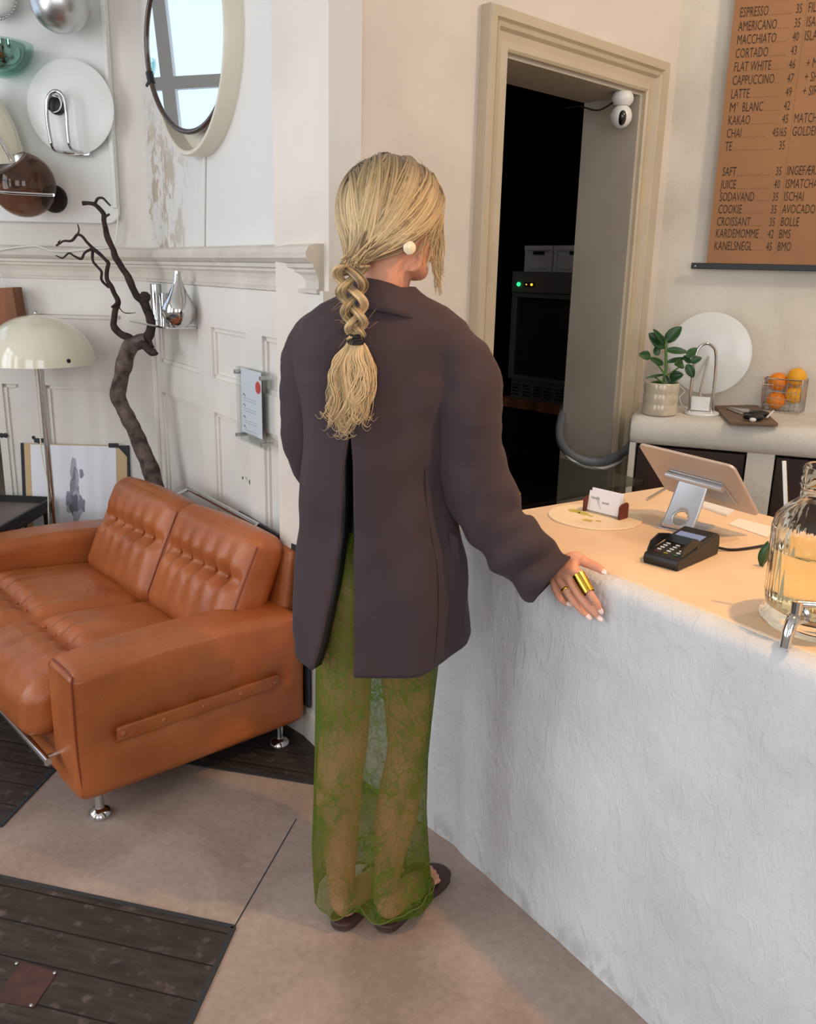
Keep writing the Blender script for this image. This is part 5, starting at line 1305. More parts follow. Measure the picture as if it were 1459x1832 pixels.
for lst in (((1190, 672), (1178, 655), (1168, 645)), ((1192, 672), (1210, 660), (1222, 652)), ((1190, 690), (1170, 674), (1158, 676))):
    tube(bm, cr([tuple(q_(x, y, -0.01 * i)) for i, (x, y) in enumerate(lst)], 4), 0.0032, 6)
obj('stem', bm, MT['stem'], pt_)
def leaf(base, tip, wid, nrm, cup=0.15):
    b_, t_ = V(base), V(tip); d = t_ - b_; L = d.length; d.normalize(); side = d.cross(V(nrm)).normalized(); n2 = side.cross(d)
    bm = B(); rings = []
    for i in range(13):
        s_ = i / 12; w_ = wid * (sin(pi * min(1, 0.03 + 0.97 * s_ ** 0.85))) ** 0.7 * 0.5
        c_ = b_ + d * (L * s_) + n2 * (-cup * L * (s_ - 0.5) ** 2 * 1.2 + 0.02 * L)
        rings.append([c_ + side * (w_ * k) + n2 * (abs(k) ** 1.5 * w_ * 0.35) for k in (-1, -.6, -.25, 0, .25, .6, 1)])
    loft(bm, rings, False, False); return obj('leaf', bm, MT['leaf'], pt_, solid=0.0012)
CN = V((-0.25, -0.93, 0.35))
for (bx, by, bd), (tx_, ty_, td), w_ in (((1190, 612, 0), (1219, 584, -.01), .034), ((1189, 622, 0), (1160, 596, .0), .038), ((1188, 615, -.01), (1168, 588, -.02), .016), ((1163, 638, -.01), (1142, 634, -.02), .026), ((1176, 636, .0), (1172, 620, .01), .020), ((1191, 626, .0), (1231, 630, -.02), .020), ((1192, 648, .0), (1228, 640, .01), .014), ((1186, 652, 0), (1160, 640, -.03), .018), ((1228, 640, -.02), (1246, 622, -.01), .024), ((1234, 648, -.02), (1255, 640, -.03), .020), ((1228, 652, -.03), (1240, 676, -.04), .026), ((1222, 652, 0), (1206, 652, -.03), .030), ((1197, 676, 0), (1222, 670, -.03), .030), ((1188, 670, 0), (1154, 676, -.03), .008), ((1188, 688, 0), (1163, 684, -.02), .014), ((1192, 684, -.01), (1215, 692, -.03), .016), ((1190, 672, -.02), (1196, 690, -.04), .014), ((1234, 650, -.02), (1222, 636, .01), .016)):
    leaf(q_(bx, by, bd), q_(tx_, ty_, td), w_ * 1.35, CN)
# second disc lamp standing on the back counter
lb0 = onz(1254, 741, BZ)
d2 = thing('disc_lamp', 'white round disc table lamp with chrome loop beside the potted plant', 'table lamp', lb0, 'disc lamps')
bm = B(); lathe(bm, [(0, 0.0005), (0.064, 0.0005), (0.066, 0.005), (0.063, 0.010), (0, 0.012)], lb0, Z, 48); obj('base', bm, MT['white'], d2)
def pl2(x, y, d=0.0): return at(x, y, lb0.y + d)
dcn = onD(1268, 632, 0.10)
vdir = (V((0, 0, 0)) - ND + V((-0.02, 0, 0.06))).normalized()
bm = B(); lathe(bm, [(0.02, -0.008), (0.150, -0.004), (0.158, 0.0), (0.160, 0.005), (0.15, 0.009), (0.05, 0.015), (0, 0.017)], dcn, vdir, 64); obj('disc', bm, MT['white'], d2, angle=60)
bm = B(); lp = cr([tuple(pl2(x, y)) for x, y in ((1232, 738), (1236, 690), (1243, 640), (1250, 622), (1262, 615), (1273, 619), (1280, 632), (1279, 670), (1275, 705), (1272, 738))], 6)
tube(bm, [V(p) for p in lp], 0.0055, 10); obj('arm', bm, MT['chrome'], d2)
bm = B(); wz = V((0.935, -0.354, 0)); box(bm, pl2(1252, 722, 0.01), (0.070, 0.022, 0.052), (wz, V((0.354, 0.935, 0)), Z)); obj('switch_block', bm, MT['white'], d2, bevel=0.002)
bm = B(); tube(bm, [pl2(1252, 712, 0.01), pl2(1252, 700, 0.03), dcn - ND * 0.0], 0.005, 8); obj('joint', bm, MT['chrome'], d2)
bm = B(); tube(bm, cr([tuple(pl2(1238, 735, 0.03)), tuple(pl2(1222, 728, 0.06)), tuple(pl2(1215, 712, 0.08)), tuple(pl2(1224, 700, 0.09)), tuple(pl2(1214, 690, 0.10)), tuple(pl2(1206, 684, 0.11))], 6), 0.0022, 6); obj('cord', bm, MT['whitep'], d2)
# cutting board with black tongs
cb = [onz(x, y, BZ + 0.001) for x, y in ((1277, 731), (1353, 729), (1391, 763), (1303, 760))]
cbt = thing('cutting_board', 'brown wooden cutting board at the edge of the back counter', 'cutting board', (cb[0] + cb[2]) / 2)
bm = B(); prism(bm, cb, (0, 0, 0.012)); obj('board', bm, MT['walnut'], cbt, smooth=False, bevel=0.002)
kz = BZ + 0.0145
kn = thing('kitchen_scissors', 'black and steel kitchen scissors lying on the cutting board', 'scissors', onz(1335, 742, kz))
bm = B(); prism(bm, [onz(x, y, kz) for x, y in ((1297, 731), (1322, 735), (1330, 740), (1326, 742))], (0, 0, 0.003)); prism(bm, [onz(x, y, kz + 0.0035) for x, y in ((1300, 729), (1338, 733), (1342, 738), (1330, 738))], (0, 0, 0.003)); obj('blade', bm, MT['brushed'], kn, smooth=False)
for x, y in ((1347, 746), (1357, 740)):
    c_ = onz(x, y, kz + 0.012); bm = B(); tube(bm, [c_ + (wz * cos(2 * pi * k / 24) * 0.028 + V((0.354, 0.935, 0)) * sin(2 * pi * k / 24) * 0.022) for k in range(24)], 0.009, 10, closed=True); obj('handle', bm, MT['black'], kn)
bm = B(); tube(bm, [onz(1371, 747, kz + 0.01), onz(1383, 735, kz + 0.02)], 0.003, 8); tag(obj('pen', bm, MT['whitep']), 'white pen lying on the cutting board by the scissors', 'pen')
bm = B(); sphere(bm, onz(1346, 751, kz + 0.013), 0.012, 14, 8, (1, 1, 0.6)); tag(obj('white_pebble', bm, MT['white']), 'small white pebble on the corner of the cutting board', 'pebble')
# wire basket with oranges
g = [onz(1362, 734, BZ), onz(1430, 741, BZ)]
gx = (g[1] - g[0]).normalized(); gy = V((-gx.y, gx.x, 0)); gy = gy if gy.y > 0 else -gy
gw, gdp, gh = (g[1] - g[0]).length, 0.12, 0.132
g0 = g[0] - gy * 0.03
bk_ = thing('wire_basket', 'square chrome wire basket holding oranges on the back counter', 'basket', g0 + gx * gw / 2 + gy * gdp / 2)
def gp(a, b, z): return g0 + gx * a + gy * b + Z * z
bm = B()
for z, r in ((0.004, .002), (gh, .0026), (gh * 0.82, .0016)):
    tube(bm, [gp(0, 0, z), gp(gw, 0, z), gp(gw, gdp, z), gp(0, gdp, z)], r, 6, closed=True)
for i in range(9):
    a = gw * i / 8; tube(bm, [gp(a, 0, 0.004), gp(a, 0, gh)], 0.0011, 5); tube(bm, [gp(a, gdp, 0.004), gp(a, gdp, gh)], 0.0011, 5); tube(bm, [gp(a, 0, 0.004), gp(a, gdp, 0.004)], 0.0011, 5)
    b = gdp * i / 8; tube(bm, [gp(0, b, 0.004), gp(0, b, gh)], 0.0011, 5); tube(bm, [gp(gw, b, 0.004), gp(gw, b, gh)], 0.0011, 5)
for z in (0.03, 0.056, 0.082):
    tube(bm, [gp(0, 0, z), gp(gw, 0, z), gp(gw, gdp, z), gp(0, gdp, z)], 0.0011, 5, closed=True)
for a, b in ((0, 0), (gw, 0), (gw, gdp), (0, gdp)): tube(bm, [gp(a, b, 0.001), gp(a, b, gh + 0.004)], 0.0024, 6)
obj('wire_frame', bm, MT['chrome'], bk_)
OR = 0.036
def orange(c_, m_, lab):
    o = thing('orange', lab, 'orange', c_, 'oranges in the wire basket')
    bm = B(); prof = []
    for i in range(21):
        th = pi * i / 20; prof.append((OR * sin(th) * (1.0), -OR * cos(th) * (0.96) + (0.003 if i == 20 else 0)))
    lathe(bm, prof, c_, (Z + gx * 0.3).normalized(), 32); p_ = obj('peel', bm, m_, o, angle=80)
    bm = B(); lathe(bm, [(0, 0), (0.004, 0), (0.003, 0.0015), (0, 0.002)], c_ + (Z + gx * 0.3).normalized() * OR * 0.96, (Z + gx * 0.3).normalized(), 8); obj('stem_scar', bm, MT['stem'], o)
orange(gp(0.046, 0.045, 0.007 + OR), MT['orange'], 'deep orange fruit lying at the bottom left of the wire basket')
orange(gp(0.042, 0.052, 0.007 + OR + 0.074), MT['orange'], 'deep orange fruit on the top left of the wire basket')
orange(gp(0.108, 0.062, 0.007 + OR + 0.028), MT['yellow'], 'yellowish orange lower right inside the wire basket')
orange(gp(0.110, 0.050, 0.007 + OR + 0.098), MT['yellow'], 'yellowish orange on the top right of the wire basket')

# ================================================================== PERSON
random.seed(11)
PY = 1.82
ps = thing('person', 'person with blonde braid, dark plum blazer and green lace skirt standing at the counter', 'person', V((-0.06, 1.80, 0)))
HC = V((-0.048, 1.80, 1.594))
haz = radians(60)
hf = V((sin(haz), cos(haz), -0.06)).normalized(); hr = V((cos(haz), -sin(haz), 0)); hu = hr.cross(hf)
if hu.z < 0: hu = -hu
HR = (hf, hr, hu)
def hp_(f, r, u): return HC + hf * f + hr * r + hu * u
skin = B()
def limb_t(pts, m=6, seg=16, flat=1.0, uref=None):
    c = cr(pts, m); tube(skin, [V(p[:3]) for p in c], [p[3] for p in c], seg, flat=flat, uref=uref)
# head
sphere(skin, hp_(-0.008, 0, 0.026), 1.0, 28, 20, (0.093, 0.073, 0.088), HR)
sphere(skin, hp_(0.030, 0, -0.035), 1.0, 24, 16, (0.062, 0.060, 0.080), HR)
sphere(skin, hp_(0.062, 0, -0.088), 1.0, 16, 12, (0.026, 0.030, 0.022), HR)
sphere(skin, hp_(0.072, 0, 0.022), 1.0, 16, 12, (0.018, 0.052, 0.030), HR)
for s in (-1, 1):
    sphere(skin, hp_(0.058, s * 0.034, -0.030), 1.0, 14, 10, (0.024, 0.022, 0.022), HR)
    sphere(skin, hp_(-0.004, s * 0.073, -0.018), 1.0, 14, 10, (0.017, 0.008, 0.030), HR)
    tube(skin, [hp_(0.025, s * 0.052, -0.075), hp_(0.062, s * 0.022, -0.092)], [0.02, 0.02], 12)
tube(skin, [hp_(0.090, 0, 0.018), hp_(0.100, 0, -0.006), hp_(0.108, 0, -0.026)], [0.008, 0.009, 0.012], 12)
sphere(skin, hp_(0.090, 0, -0.060), 1.0, 12, 8, (0.009, 0.022, 0.010), HR)
# neck and trunk
limb_t([(-0.066, 1.800, 1.36, .065), (-0.064, 1.800, 1.45, .054), (-0.055, 1.802, 1.50, .052), (-0.048, 1.803, 1.56, .055)])
limb_t([(-0.072, 1.815, 0.83, .105), (-0.072, 1.815, 0.90, .102), (-0.072, 1.820, 1.02, .092), (-0.072, 1.825, 1.12, .104), (-0.066, 1.825, 1.24, .128), (-0.062, 1.815, 1.33, .125), (-0.062, 1.808, 1.40, .09)], 5, 24, 0.68, V((0.95, -0.3, 0)))
# legs
def LP(x, y, Y, r): p = at(x, y, Y); return (p.x, p.y, p.z, r)
limb_t([(-0.125, 1.825, 0.84, .072), LP(616, 1215, 1.82, .062), LP(618, 1290, 1.82, .056), LP(612, 1345, 1.81, .056), LP(607, 1400, 1.79, .053), LP(606, 1450, 1.785, .052), LP(609, 1530, 1.775, .038), LP(611, 1600, 1.77, .030), (-0.132, 1.768, 0.075, .030), (-0.132, 1.762, 0.045, .032)])
limb_t([(-0.015, 1.805, 0.84, .070), LP(727, 1215, 1.80, .058), LP(729, 1290, 1.80, .050), LP(727, 1345, 1.80, .045), LP(718, 1400, 1.785, .048), LP(708, 1460, 1.78, .050), LP(697, 1530, 1.775, .036), LP(690, 1590, 1.775, .029), (-0.030, 1.778, 0.075, .030), (-0.030, 1.774, 0.045, .032)])
sphere(skin, V((-0.075, 1.80, 0.84)), 1.0, 20, 14, (0.118, 0.085, 0.11))
# feet (heel, ball, five toes) on their sandals
def foot(heel, toe, side):
    d = (toe - heel); L = d.length; d.normalize(); s = V((d.y, -d.x, 0)) * side   # s points to the big toe side
    up = V((0, 0, 1))
    def P(a, b, z): p = heel + d * (L * a) + s * b; return V((p.x, p.y, z))
    tube(skin, [P(0.02, 0, 0.055), P(0.10, 0, 0.050), P(0.3, 0, 0.052), P(0.5, 0.0, 0.048), P(0.66, 0.004, 0.040), P(0.74, 0.004, 0.036)], [0.024, 0.030, 0.031, 0.030, 0.026, 0.018], 14)
    tube(skin, [P(0.40, 0.01, 0.042), P(0.70, 0.026, 0.036)], [0.022, 0.018], 12); tube(skin, [P(0.40, -0.01, 0.040), P(0.68, -0.022, 0.035)], [0.020, 0.016], 12)
    sphere(skin, P(0.06, 0, 0.050), 0.030, 14, 10, (1, 1, 0.85))
    for k, (b, a1, r) in enumerate(((0.030, 1.0, 0.0115), (0.012, 0.985, 0.0085), (-0.003, 0.955, 0.008), (-0.016, 0.915, 0.0075), (-0.028, 0.865, 0.007))):
        tube(skin, [P(0.66 - 0.02 * k, b * 0.9, 0.036), P(a1 - 0.10, b, 0.037), P(a1 - 0.03, b * 1.03, 0.033), P(a1, b * 1.03, 0.031)], [r * 1.15, r, r, r * 0.8], 10)
HL, TL_ = V((-0.134, 1.745, 0)), V((-0.02, 1.925, 0))
HRr, TR_ = V((-0.030, 1.742, 0)), V((0.094, 1.915, 0))
foot(HL, TL_, 1); foot(HRr, TR_, -1)
# arms and hands
def FP(x, y, off): return onp(x, y, K0 - NB * off, NB)
def ft(p, r): return (p.x, p.y, p.z, r)
wr = FP(1000, 1016, 0.030)
el = at(880, 905, 1.765)
limb_t([(0.075, 1.79, 1.365, .050), tuple(at(842, 740, 1.775)) + (.044,), ft(el, .038), tuple(at(940, 975, 1.735)) + (.036,), ft(FP(985, 1004, 0.035), .027), ft(wr, .0235)])
tips = []
fing = {'index': [(1031, 1022, .030, .0100), (1052, 1057, .030, .0088), (1066, 1078, .022, .0076), (1074, 1093, .013, .0060)],
        'middle': [(1015, 1031, .034, .0105), (1037, 1066, .032, .0090), (1057, 1091, .022, .0078), (1073, 1107, .012, .0060)],
        'ring': [(1003, 1040, .034, .0100), (1022, 1070, .032, .0085), (1039, 1091, .022, .0074), (1053, 1104, .012, .0058)],
        'little': [(991, 1046, .032, .0095), (999, 1066, .028, .0078), (1009, 1077, .018, .0068), (1019, 1081, .010, .0055)]}
for nme, j in fing.items():
    pts = [ft(FP(x, y, o), r) for x, y, o, r in j]
    limb_t(pts, 5, 12)
    m0 = V(pts[0][:3])
    tube(skin, [wr + (m0 - wr) * 0.02, wr + (m0 - wr) * 0.55, m0], [0.0165, 0.0140, 0.0115], 12)
    tips.append((V(pts[-2][:3]), V(pts[-1][:3]), pts[-1][3]))
tube(skin, [wr, (FP(1015, 1031, .03) + wr) / 2, FP(1003, 1036, .028)], [0.020, 0.019, 0.015], 14)
th = [ft(FP(1012, 1004, .022), .0150), ft(FP(1030, 997, .012), .0130), ft(onz(1045, 1005, 0.934), .0110), ft(onz(1065, 1014, 0.931), .0098), ft(onz(1082, 1024, 0.927), .0066)]
limb_t(th, 5, 12); tips.append((V(th[-2][:3]), V(th[-1][:3]), .0066))
tube(skin, [V(th[1][:3]), FP(1024, 1016, .026)], [0.011, 0.011], 12)
# left arm, bent forward in front of the body, relaxed hand
lw = V((0.005, 2.035, 0.985))
limb_t([(-0.185, 1.83, 1.35, .040), (-0.208, 1.845, 1.22, .038), (-0.196, 1.882, 1.085, .035), (-0.15, 1.95, 1.03, .032), (-0.06, 2.0, 1.0, .028), (lw.x, lw.y, lw.z, .023)])
ld = V((0.85, 0.45, -0.10)).normalized(); ls = V((-0.45, 0.85, 0)).normalized()
for k, (b, L) in enumerate(((0.030, .068), (0.010, .076), (-0.010, .070), (-0.028, .056))):
    a = lw + ld * 0.075 + ls * b; tube(skin, [lw, lw + ld * 0.04 + ls * b * 0.7, a], [.016, .014, .0115], 12)
    tube(skin, [a, a + ld * (L * .5) - Z * .006, a + ld * (L * .8) - Z * .018, a + ld * L - Z * .03], [.0098, .0086, .0075, .006], 12)
tube(skin, [lw + ld * 0.015 + ls * 0.012, lw + ld * 0.04 + ls * 0.04, lw + ld * 0.07 + ls * 0.052 - Z * .006, lw + ld * 0.095 + ls * 0.056 - Z * .014], [.014, .012, .0095, .006], 12)
body = obj('body', skin, MT['skin'], ps)
rm = body.modifiers.new('remesh', 'REMESH'); rm.mode = 'VOXEL'; rm.voxel_size = 0.0034; rm.use_smooth_shade = True
sm = body.modifiers.new('smooth', 'SMOOTH'); sm.factor = 0.5; sm.iterations = 4
for a, b, r in tips:
    d = (b - a).normalized(); vw = (EYE - b).normalized(); n_ = (vw - d * (vw @ d)).normalized(); s_ = d.cross(n_)
    bm = B(); sphere(bm, b + n_ * (r * 0.62) - d * 0.0015, 1.0, 14, 10, (0.0052, 0.0085, 0.0022), (s_, d, n_)); obj('fingernail', bm, MT['nail'], body)
for s in (-1, 1):
    bm = B(); sphere(bm, hp_(0.0725, s * 0.031, -0.004), 1.0, 16, 12, (0.0125, 0.0125, 0.0085), HR); ey = obj('eye', bm, MT['eyew'], body)
    bm = B(); sphere(bm, hp_(0.0805, s * 0.0315, -0.004), 0.0052, 12, 8); obj('iris', bm, mat('brown_iris', (84, 58, 40), rough=0.1), ey)
    bm = B(); tube(bm, cr([tuple(hp_(0.086, s * 0.014, 0.016)), tuple(hp_(0.086, s * 0.032, 0.021)), tuple(hp_(0.074, s * 0.050, 0.015))], 5), 0.0026, 8); obj('eyebrow', bm, mat('brow_hair', (120, 88, 56), rough=0.8), body)
bm = B(); sphere(bm, hp_(0.0965, 0, -0.056), 1.0, 14, 8, (0.005, 0.021, 0.0042), HR); sphere(bm, hp_(0.0955, 0, -0.065), 1.0, 14, 8, (0.006, 0.018, 0.0052), HR); obj('lips', bm, MT['lips'], body)
# rings and earrings
i0, i1 = FP(1034, 1028, .031), FP(1053, 1060, .030); dr_ = (i1 - i0).normalized()
RL = (i1 - i0).length
bm = B(); lathe(bm, [(0.0116, 0), (0.0132, 0), (0.0134, RL * 0.5), (0.0128, RL), (0.0112, RL), (0.0116, 0)], i0, dr_, 36, cap=False); obj('wide_ring', bm, MT['gold'], ps, angle=50, label='wide gold cuff ring')
i0 = FP(1011, 1053, .033); i1 = FP(1013, 1056, .033)
bm = B(); tube(bm, [i0, i1], 0.0108, 16, cap=False); obj('thin_ring', bm, MT['gold'], ps, solid=0.001)
for s in (-1, 1):
    c_ = hp_(0.000, s * 0.083, -0.052); ax_ = (hr * s + hf * -0.35 - hu * 0.1).normalized()
    bm = B(); lathe(bm, [(0, 0), (0.0118, 0), (0.0122, 0.0013), (0.008, 0.0032), (0, 0.0038)], c_, ax_, 24); obj('earring', bm, MT['pearl'], ps, label='pale round disc earring')
# sandals
def sandal(heel, toe, side):
    d = (toe - heel).normalized(); L = (toe - heel).length + 0.03; s = V((d.y, -d.x, 0)) * side; h0 = heel - d * 0.026
    half = [(0.0, 0.0), (0.015, 0.014), (0.045, 0.025), (0.10, 0.031), (0.20, 0.032), (0.35, 0.031), (0.55, 0.036), (0.75, 0.044), (0.87, 0.043), (0.95, 0.034), (0.995, 0.018)]
    outl = half + [(1.01, 0.002)] + [(a, -b * 0.95) for a, b in half[:0:-1]]
    pts = cr([outl[-1]] + outl + [outl[0], outl[1]], 4)[4:-5]
    LL = L + 0.03
    bm = B(); rings = []
    for z, k in ((0.0005, 0.93), (0.004, 0.98), (0.012, 0.97), (0.020, 1.0), (0.0225, 0.985)):
        rings.append([h0 + d * (LL * (0.5 + (a - 0.5) * k)) + s * (b * k) + Z * z for a, b in pts])
    loft(bm, rings, True, True); o = obj('sandal', bm, MT['rubber'], ps, angle=50, label='dark brown rubber flip-flop')
    P = lambda a, b, z: h0 + d * (LL * a) + s * b + Z * z
    for e in (0.038, -0.036):
        bm = B(); tube(bm, cr([tuple(P(0.52, e, 0.024)), tuple(P(0.60, e * 0.75, 0.060)), tuple(P(0.72, e * 0.3 + 0.008, 0.060)), tuple(P(0.80, 0.018, 0.030))], 5), 0.006, 8, flat=0.5); obj('strap', bm, MT['rubber'], o)
sandal(HL, TL_, 1); sandal(HRr, TR_, -1)

# skirt: sheer lace tube
def ell_ring(cx, cy, a, b, z, n, phis=None, pw=2.0, fold=0.0, seed=0):
    out = []
    for k in range(n):
        ph = 2 * pi * k / n if phis is None else phis[k]
        c, s = cos(ph), sin(ph)
        x = (abs(c) ** (2 / pw)) * (1 if c > 0 else -1); y = (abs(s) ** (2 / pw)) * (1 if s > 0 else -1)
        f = 1 + fold * (noise.noise(V((c * 2.2 + seed, s * 2.2, z * 1.2))) + 0.6 * sin(ph * 9 + seed + z * 2) * 0.5)
        out.append(V((cx + a * x * f, cy + b * y * f, z)))
    return out
def interp(tab, z):
    tab = sorted(tab)
    if z <= tab[0][0]: return tab[0][1:]
    for p, q in zip(tab[:-1], tab[1:]):
        if z <= q[0]:
            f = (z - p[0]) / (q[0] - p[0]); return tuple(a + (b - a) * f for a, b in zip(p[1:], q[1:]))
    return tab[-1][1:]
# (z, left x, right x, centre y, depth radius) read off at the body's depth
SK = [(0.035, -0.203, 0.082, 1.80, 0.105), (0.09, -0.207, 0.076, 1.80, 0.100), (0.18, -0.211, 0.068, 1.80, 0.098), (0.29, -0.206, 0.060, 1.80, 0.098), (0.42, -0.202, 0.060, 1.805, 0.102), (0.52, -0.200, 0.066, 1.81, 0.108), (0.65, -0.198, 0.076, 1.81, 0.116), (0.80, -0.200, 0.076, 1.812, 0.118), (0.90, -0.192, 0.062, 1.815, 0.108), (1.0, -0.17, 0.035, 1.82, 0.090)]
bm = B(); rings = []; NS = 140; NR = 70
for i in range(NR + 1):
    z = 0.035 + (1.0 - 0.035) * i / NR
    xl, xr, cy, b = interp(SK, z); low = max(0.0, 1 - z / 0.55)
    ring = ell_ring((xl + xr) / 2, cy, (xr - xl) / 2, b, z, NS, pw=2.3, fold=0.02 + 0.05 * low, seed=2)
    for k, p in enumerate(ring):
        # the hem is caught between the feet and dips unevenly
        dx = p.x + 0.098
        if p.y < cy: p.y += 0.035 * low * math.exp(-(dx / 0.03) ** 2)
        if i == 0: p.z += 0.022 * math.exp(-(dx / 0.022) ** 2) * (1 if p.y < cy else 0.3) + 0.010 * noise.noise(V((k * 0.16, 1, 2))) + max(0, (p.x + 0.06)) * 0.30 + 0.008
    rings.append(ring)
loft(bm, rings, True, False)
obj('lace_skirt', bm, MT['lace'], ps, angle=80, label='sheer green lace skirt down to the feet')
bm = B(); tube(bm, [p + Z * 0.0015 for p in rings[0]], 0.0014, 6, closed=True); obj('hem_trim', bm, mat('green_hem', (92, 104, 46), rough=0.9), ps)
# black top under the blazer
bm = B(); loft(bm, [ell_ring(-0.068, 1.82, a, b, z, 48, pw=2.2) for z, a, b in ((0.955, .113, .095), (1.0, .112, .094), (1.1, .112, .090), (1.25, .135, .095), (1.36, .13, .085), (1.41, .09, .06))], True, True)
obj('black_top', bm, MT['lining'], ps)

# blazer body with open back vent
BZR = [(0.685, -0.240, 0.128, 1.82, 0.140), (0.72, -0.238, 0.132, 1.82, 0.140), (0.80, -0.240, 0.131, 1.82, 0.138), (0.90, -0.237, 0.124, 1.82, 0.134), (1.00, -0.226, 0.100, 1.82, 0.128), (1.10, -0.222, 0.078, 1.82, 0.124), (1.20, -0.226, 0.092, 1.82, 0.122), (1.30, -0.240, 0.122, 1.818, 0.118), (1.36, -0.240, 0.126, 1.812, 0.108), (1.40, -0.222, 0.110, 1.808, 0.092), (1.430, -0.185, 0.070, 1.804, 0.074), (1.452, -0.140, 0.022, 1.802, 0.062), (1.468, -0.128, 0.004, 1.802, 0.056)]
def blaz(z): return interp(BZR, z)
VT = 1.200   # top of the vent
def vent_x(z):
    # right and left edge of the vent, on the back surface
    if z >= VT: return -0.1165, -0.1165
    f = (VT - z) / (VT - 0.69)
    return -0.1165 + 0.004 * f + 0.007 * min(1, 7 * f), -0.1165 - 0.013 * f - 0.009 * min(1, 7 * f) - 0.050 * f ** 2.2
bm = B(); rings = []; NC_ = 120; NZ = 84
for i in range(NZ + 1):
    z = 0.685 + (1.468 - 0.685) * i / NZ
    xl, xr, cy, b = blaz(z); cx, a = (xl + xr) / 2, (xr - xl) / 2
    pw = 2.5 if z < 1.3 else 2.2
    vr, vl = vent_x(z)
    def phi_of(x):
        # solve superellipse angle on the back for given x
        c = max(-1, min(1, (x - cx) / a)); c = (abs(c) ** (pw / 2)) * (1 if c > 0 else -1); return -acos(max(-1, min(1, c)))
    p0, p1 = phi_of(vr), phi_of(vl)
    phis = [p0 + (2 * pi + p1 - p0) * k / NC_ for k in range(NC_ + 1)]
    ring = []
    for k, ph in enumerate(phis):
        c, s = cos(ph), sin(ph)
        x = (abs(c) ** (2 / pw)) * (1 if c > 0 else -1); y = (abs(s) ** (2 / pw)) * (1 if s > 0 else -1)
        p = V((cx + a * x, cy + b * y, z)); o = V((x * b, y * a, 0)).normalized()
        low = max(0.0, min(1.0, (1.25 - z) / 0.5))
        g = 0.010 * low * sin(ph * 5 + 1.2 + 0.8 * z) + 0.010 * noise.noise(V((p.x * 11, p.y * 11, z * 3))) + 0.006 * noise.noise(V((p.x * 6 + z * 9, p.y * 6, z * 9 - p.x * 6))) + 0.004 * noise.noise(V((p.x * 22, p.y * 22, z * 10)))
        if z > 1.38: g *= 0.3
        p += o * g
        # vent flaps: right one hangs straight and slightly proud, left one swings out
        if z < VT:
            fr_v = math.exp(-k / 8.0); fl_v = math.exp(-(NC_ - k) / 10.0); f = (VT - z) / 0.5
            p += V((0, -1, 0)) * (0.012 * fr_v * f + 0.024 * fl_v * f)
        # hem is lower at the back right, rounded off towards the front
        if i < 6:
            hz = -0.016 * max(0, -s) + 0.03 * max(0, s) + 0.02 * max(0, x) ** 3
            hz += 0.010
            if k > NC_ - 50: hz += min(1, (k - (NC_ - 50)) / 10) * (0.006 + 0.050 * (NC_ - k) / 50)
            p.z += hz * (1 - i / 6)
        ring.append(p)
    rings.append(ring)
loft(bm, rings, False, False)
blz = obj('blazer', bm, MT['blazer'], ps, solid=0.004, angle=70, label='oversized dark plum blazer with a long back vent')
# lining edge showing along the vent's left flap
bm = B(); L_ = [r[-1] for r in rings if r[-1].z < VT]; loft(bm, [[p + V((0.000, 0.004, 0)), p + V((0.016 * min(1, (VT - p.z) / 0.15), 0.022, 0.004))] for p in L_], False, False); obj('lining', bm, MT['lining'], blz, solid=0.002)
# seams: centre back, side panels
def back_pt(x, z, lift=0.001):
    xl, xr, cy, b = blaz(z); cx, a = (xl + xr) / 2, (xr - xl) / 2; pw = 2.5 if z < 1.3 else 2.2
    c = max(-1, min(1, (x - cx) / a)); y = -(max(0, 1 - abs(c) ** pw)) ** (1 / pw)
    return V((x, cy + b * y - lift - 0.004, z))
SE = mat('blazer_seam', (40, 32, 35), rough=0.9)
def seam(pts, nm='seam'):
    bm = B(); tube(bm, [V(p) for p in cr(pts, 6)], 0.0011, 5); obj(nm, bm, SE, blz)
def on_ring(col, z):
    i = (z - 0.685) / (1.468 - 0.685) * NZ; i0_ = int(max(0, min(NZ - 1, floor(i)))); f = i - i0_
    p = rings_b[i0_][col].lerp(rings_b[i0_ + 1][col], f); q = rings_b[i0_][(col + 2) % (NC_ + 1)] - rings_b[i0_][max(col - 2, 0)]
    o = V((q.y, -q.x, 0)).normalized(); return p + o * 0.0022
rings_b = rings
seam([tuple(on_ring(17, z)) for z in (1.12, 1.05, 0.98, 0.9, 0.82, 0.75, 0.70)])
seam([tuple(on_ring(NC_ - 20, z)) for z in (1.15, 1.05, 0.98, 0.9, 0.82, 0.75)])
seam([tuple(on_ring(0, z)) for z in (1.42, 1.36, 1.30, 1.25, 1.19)])
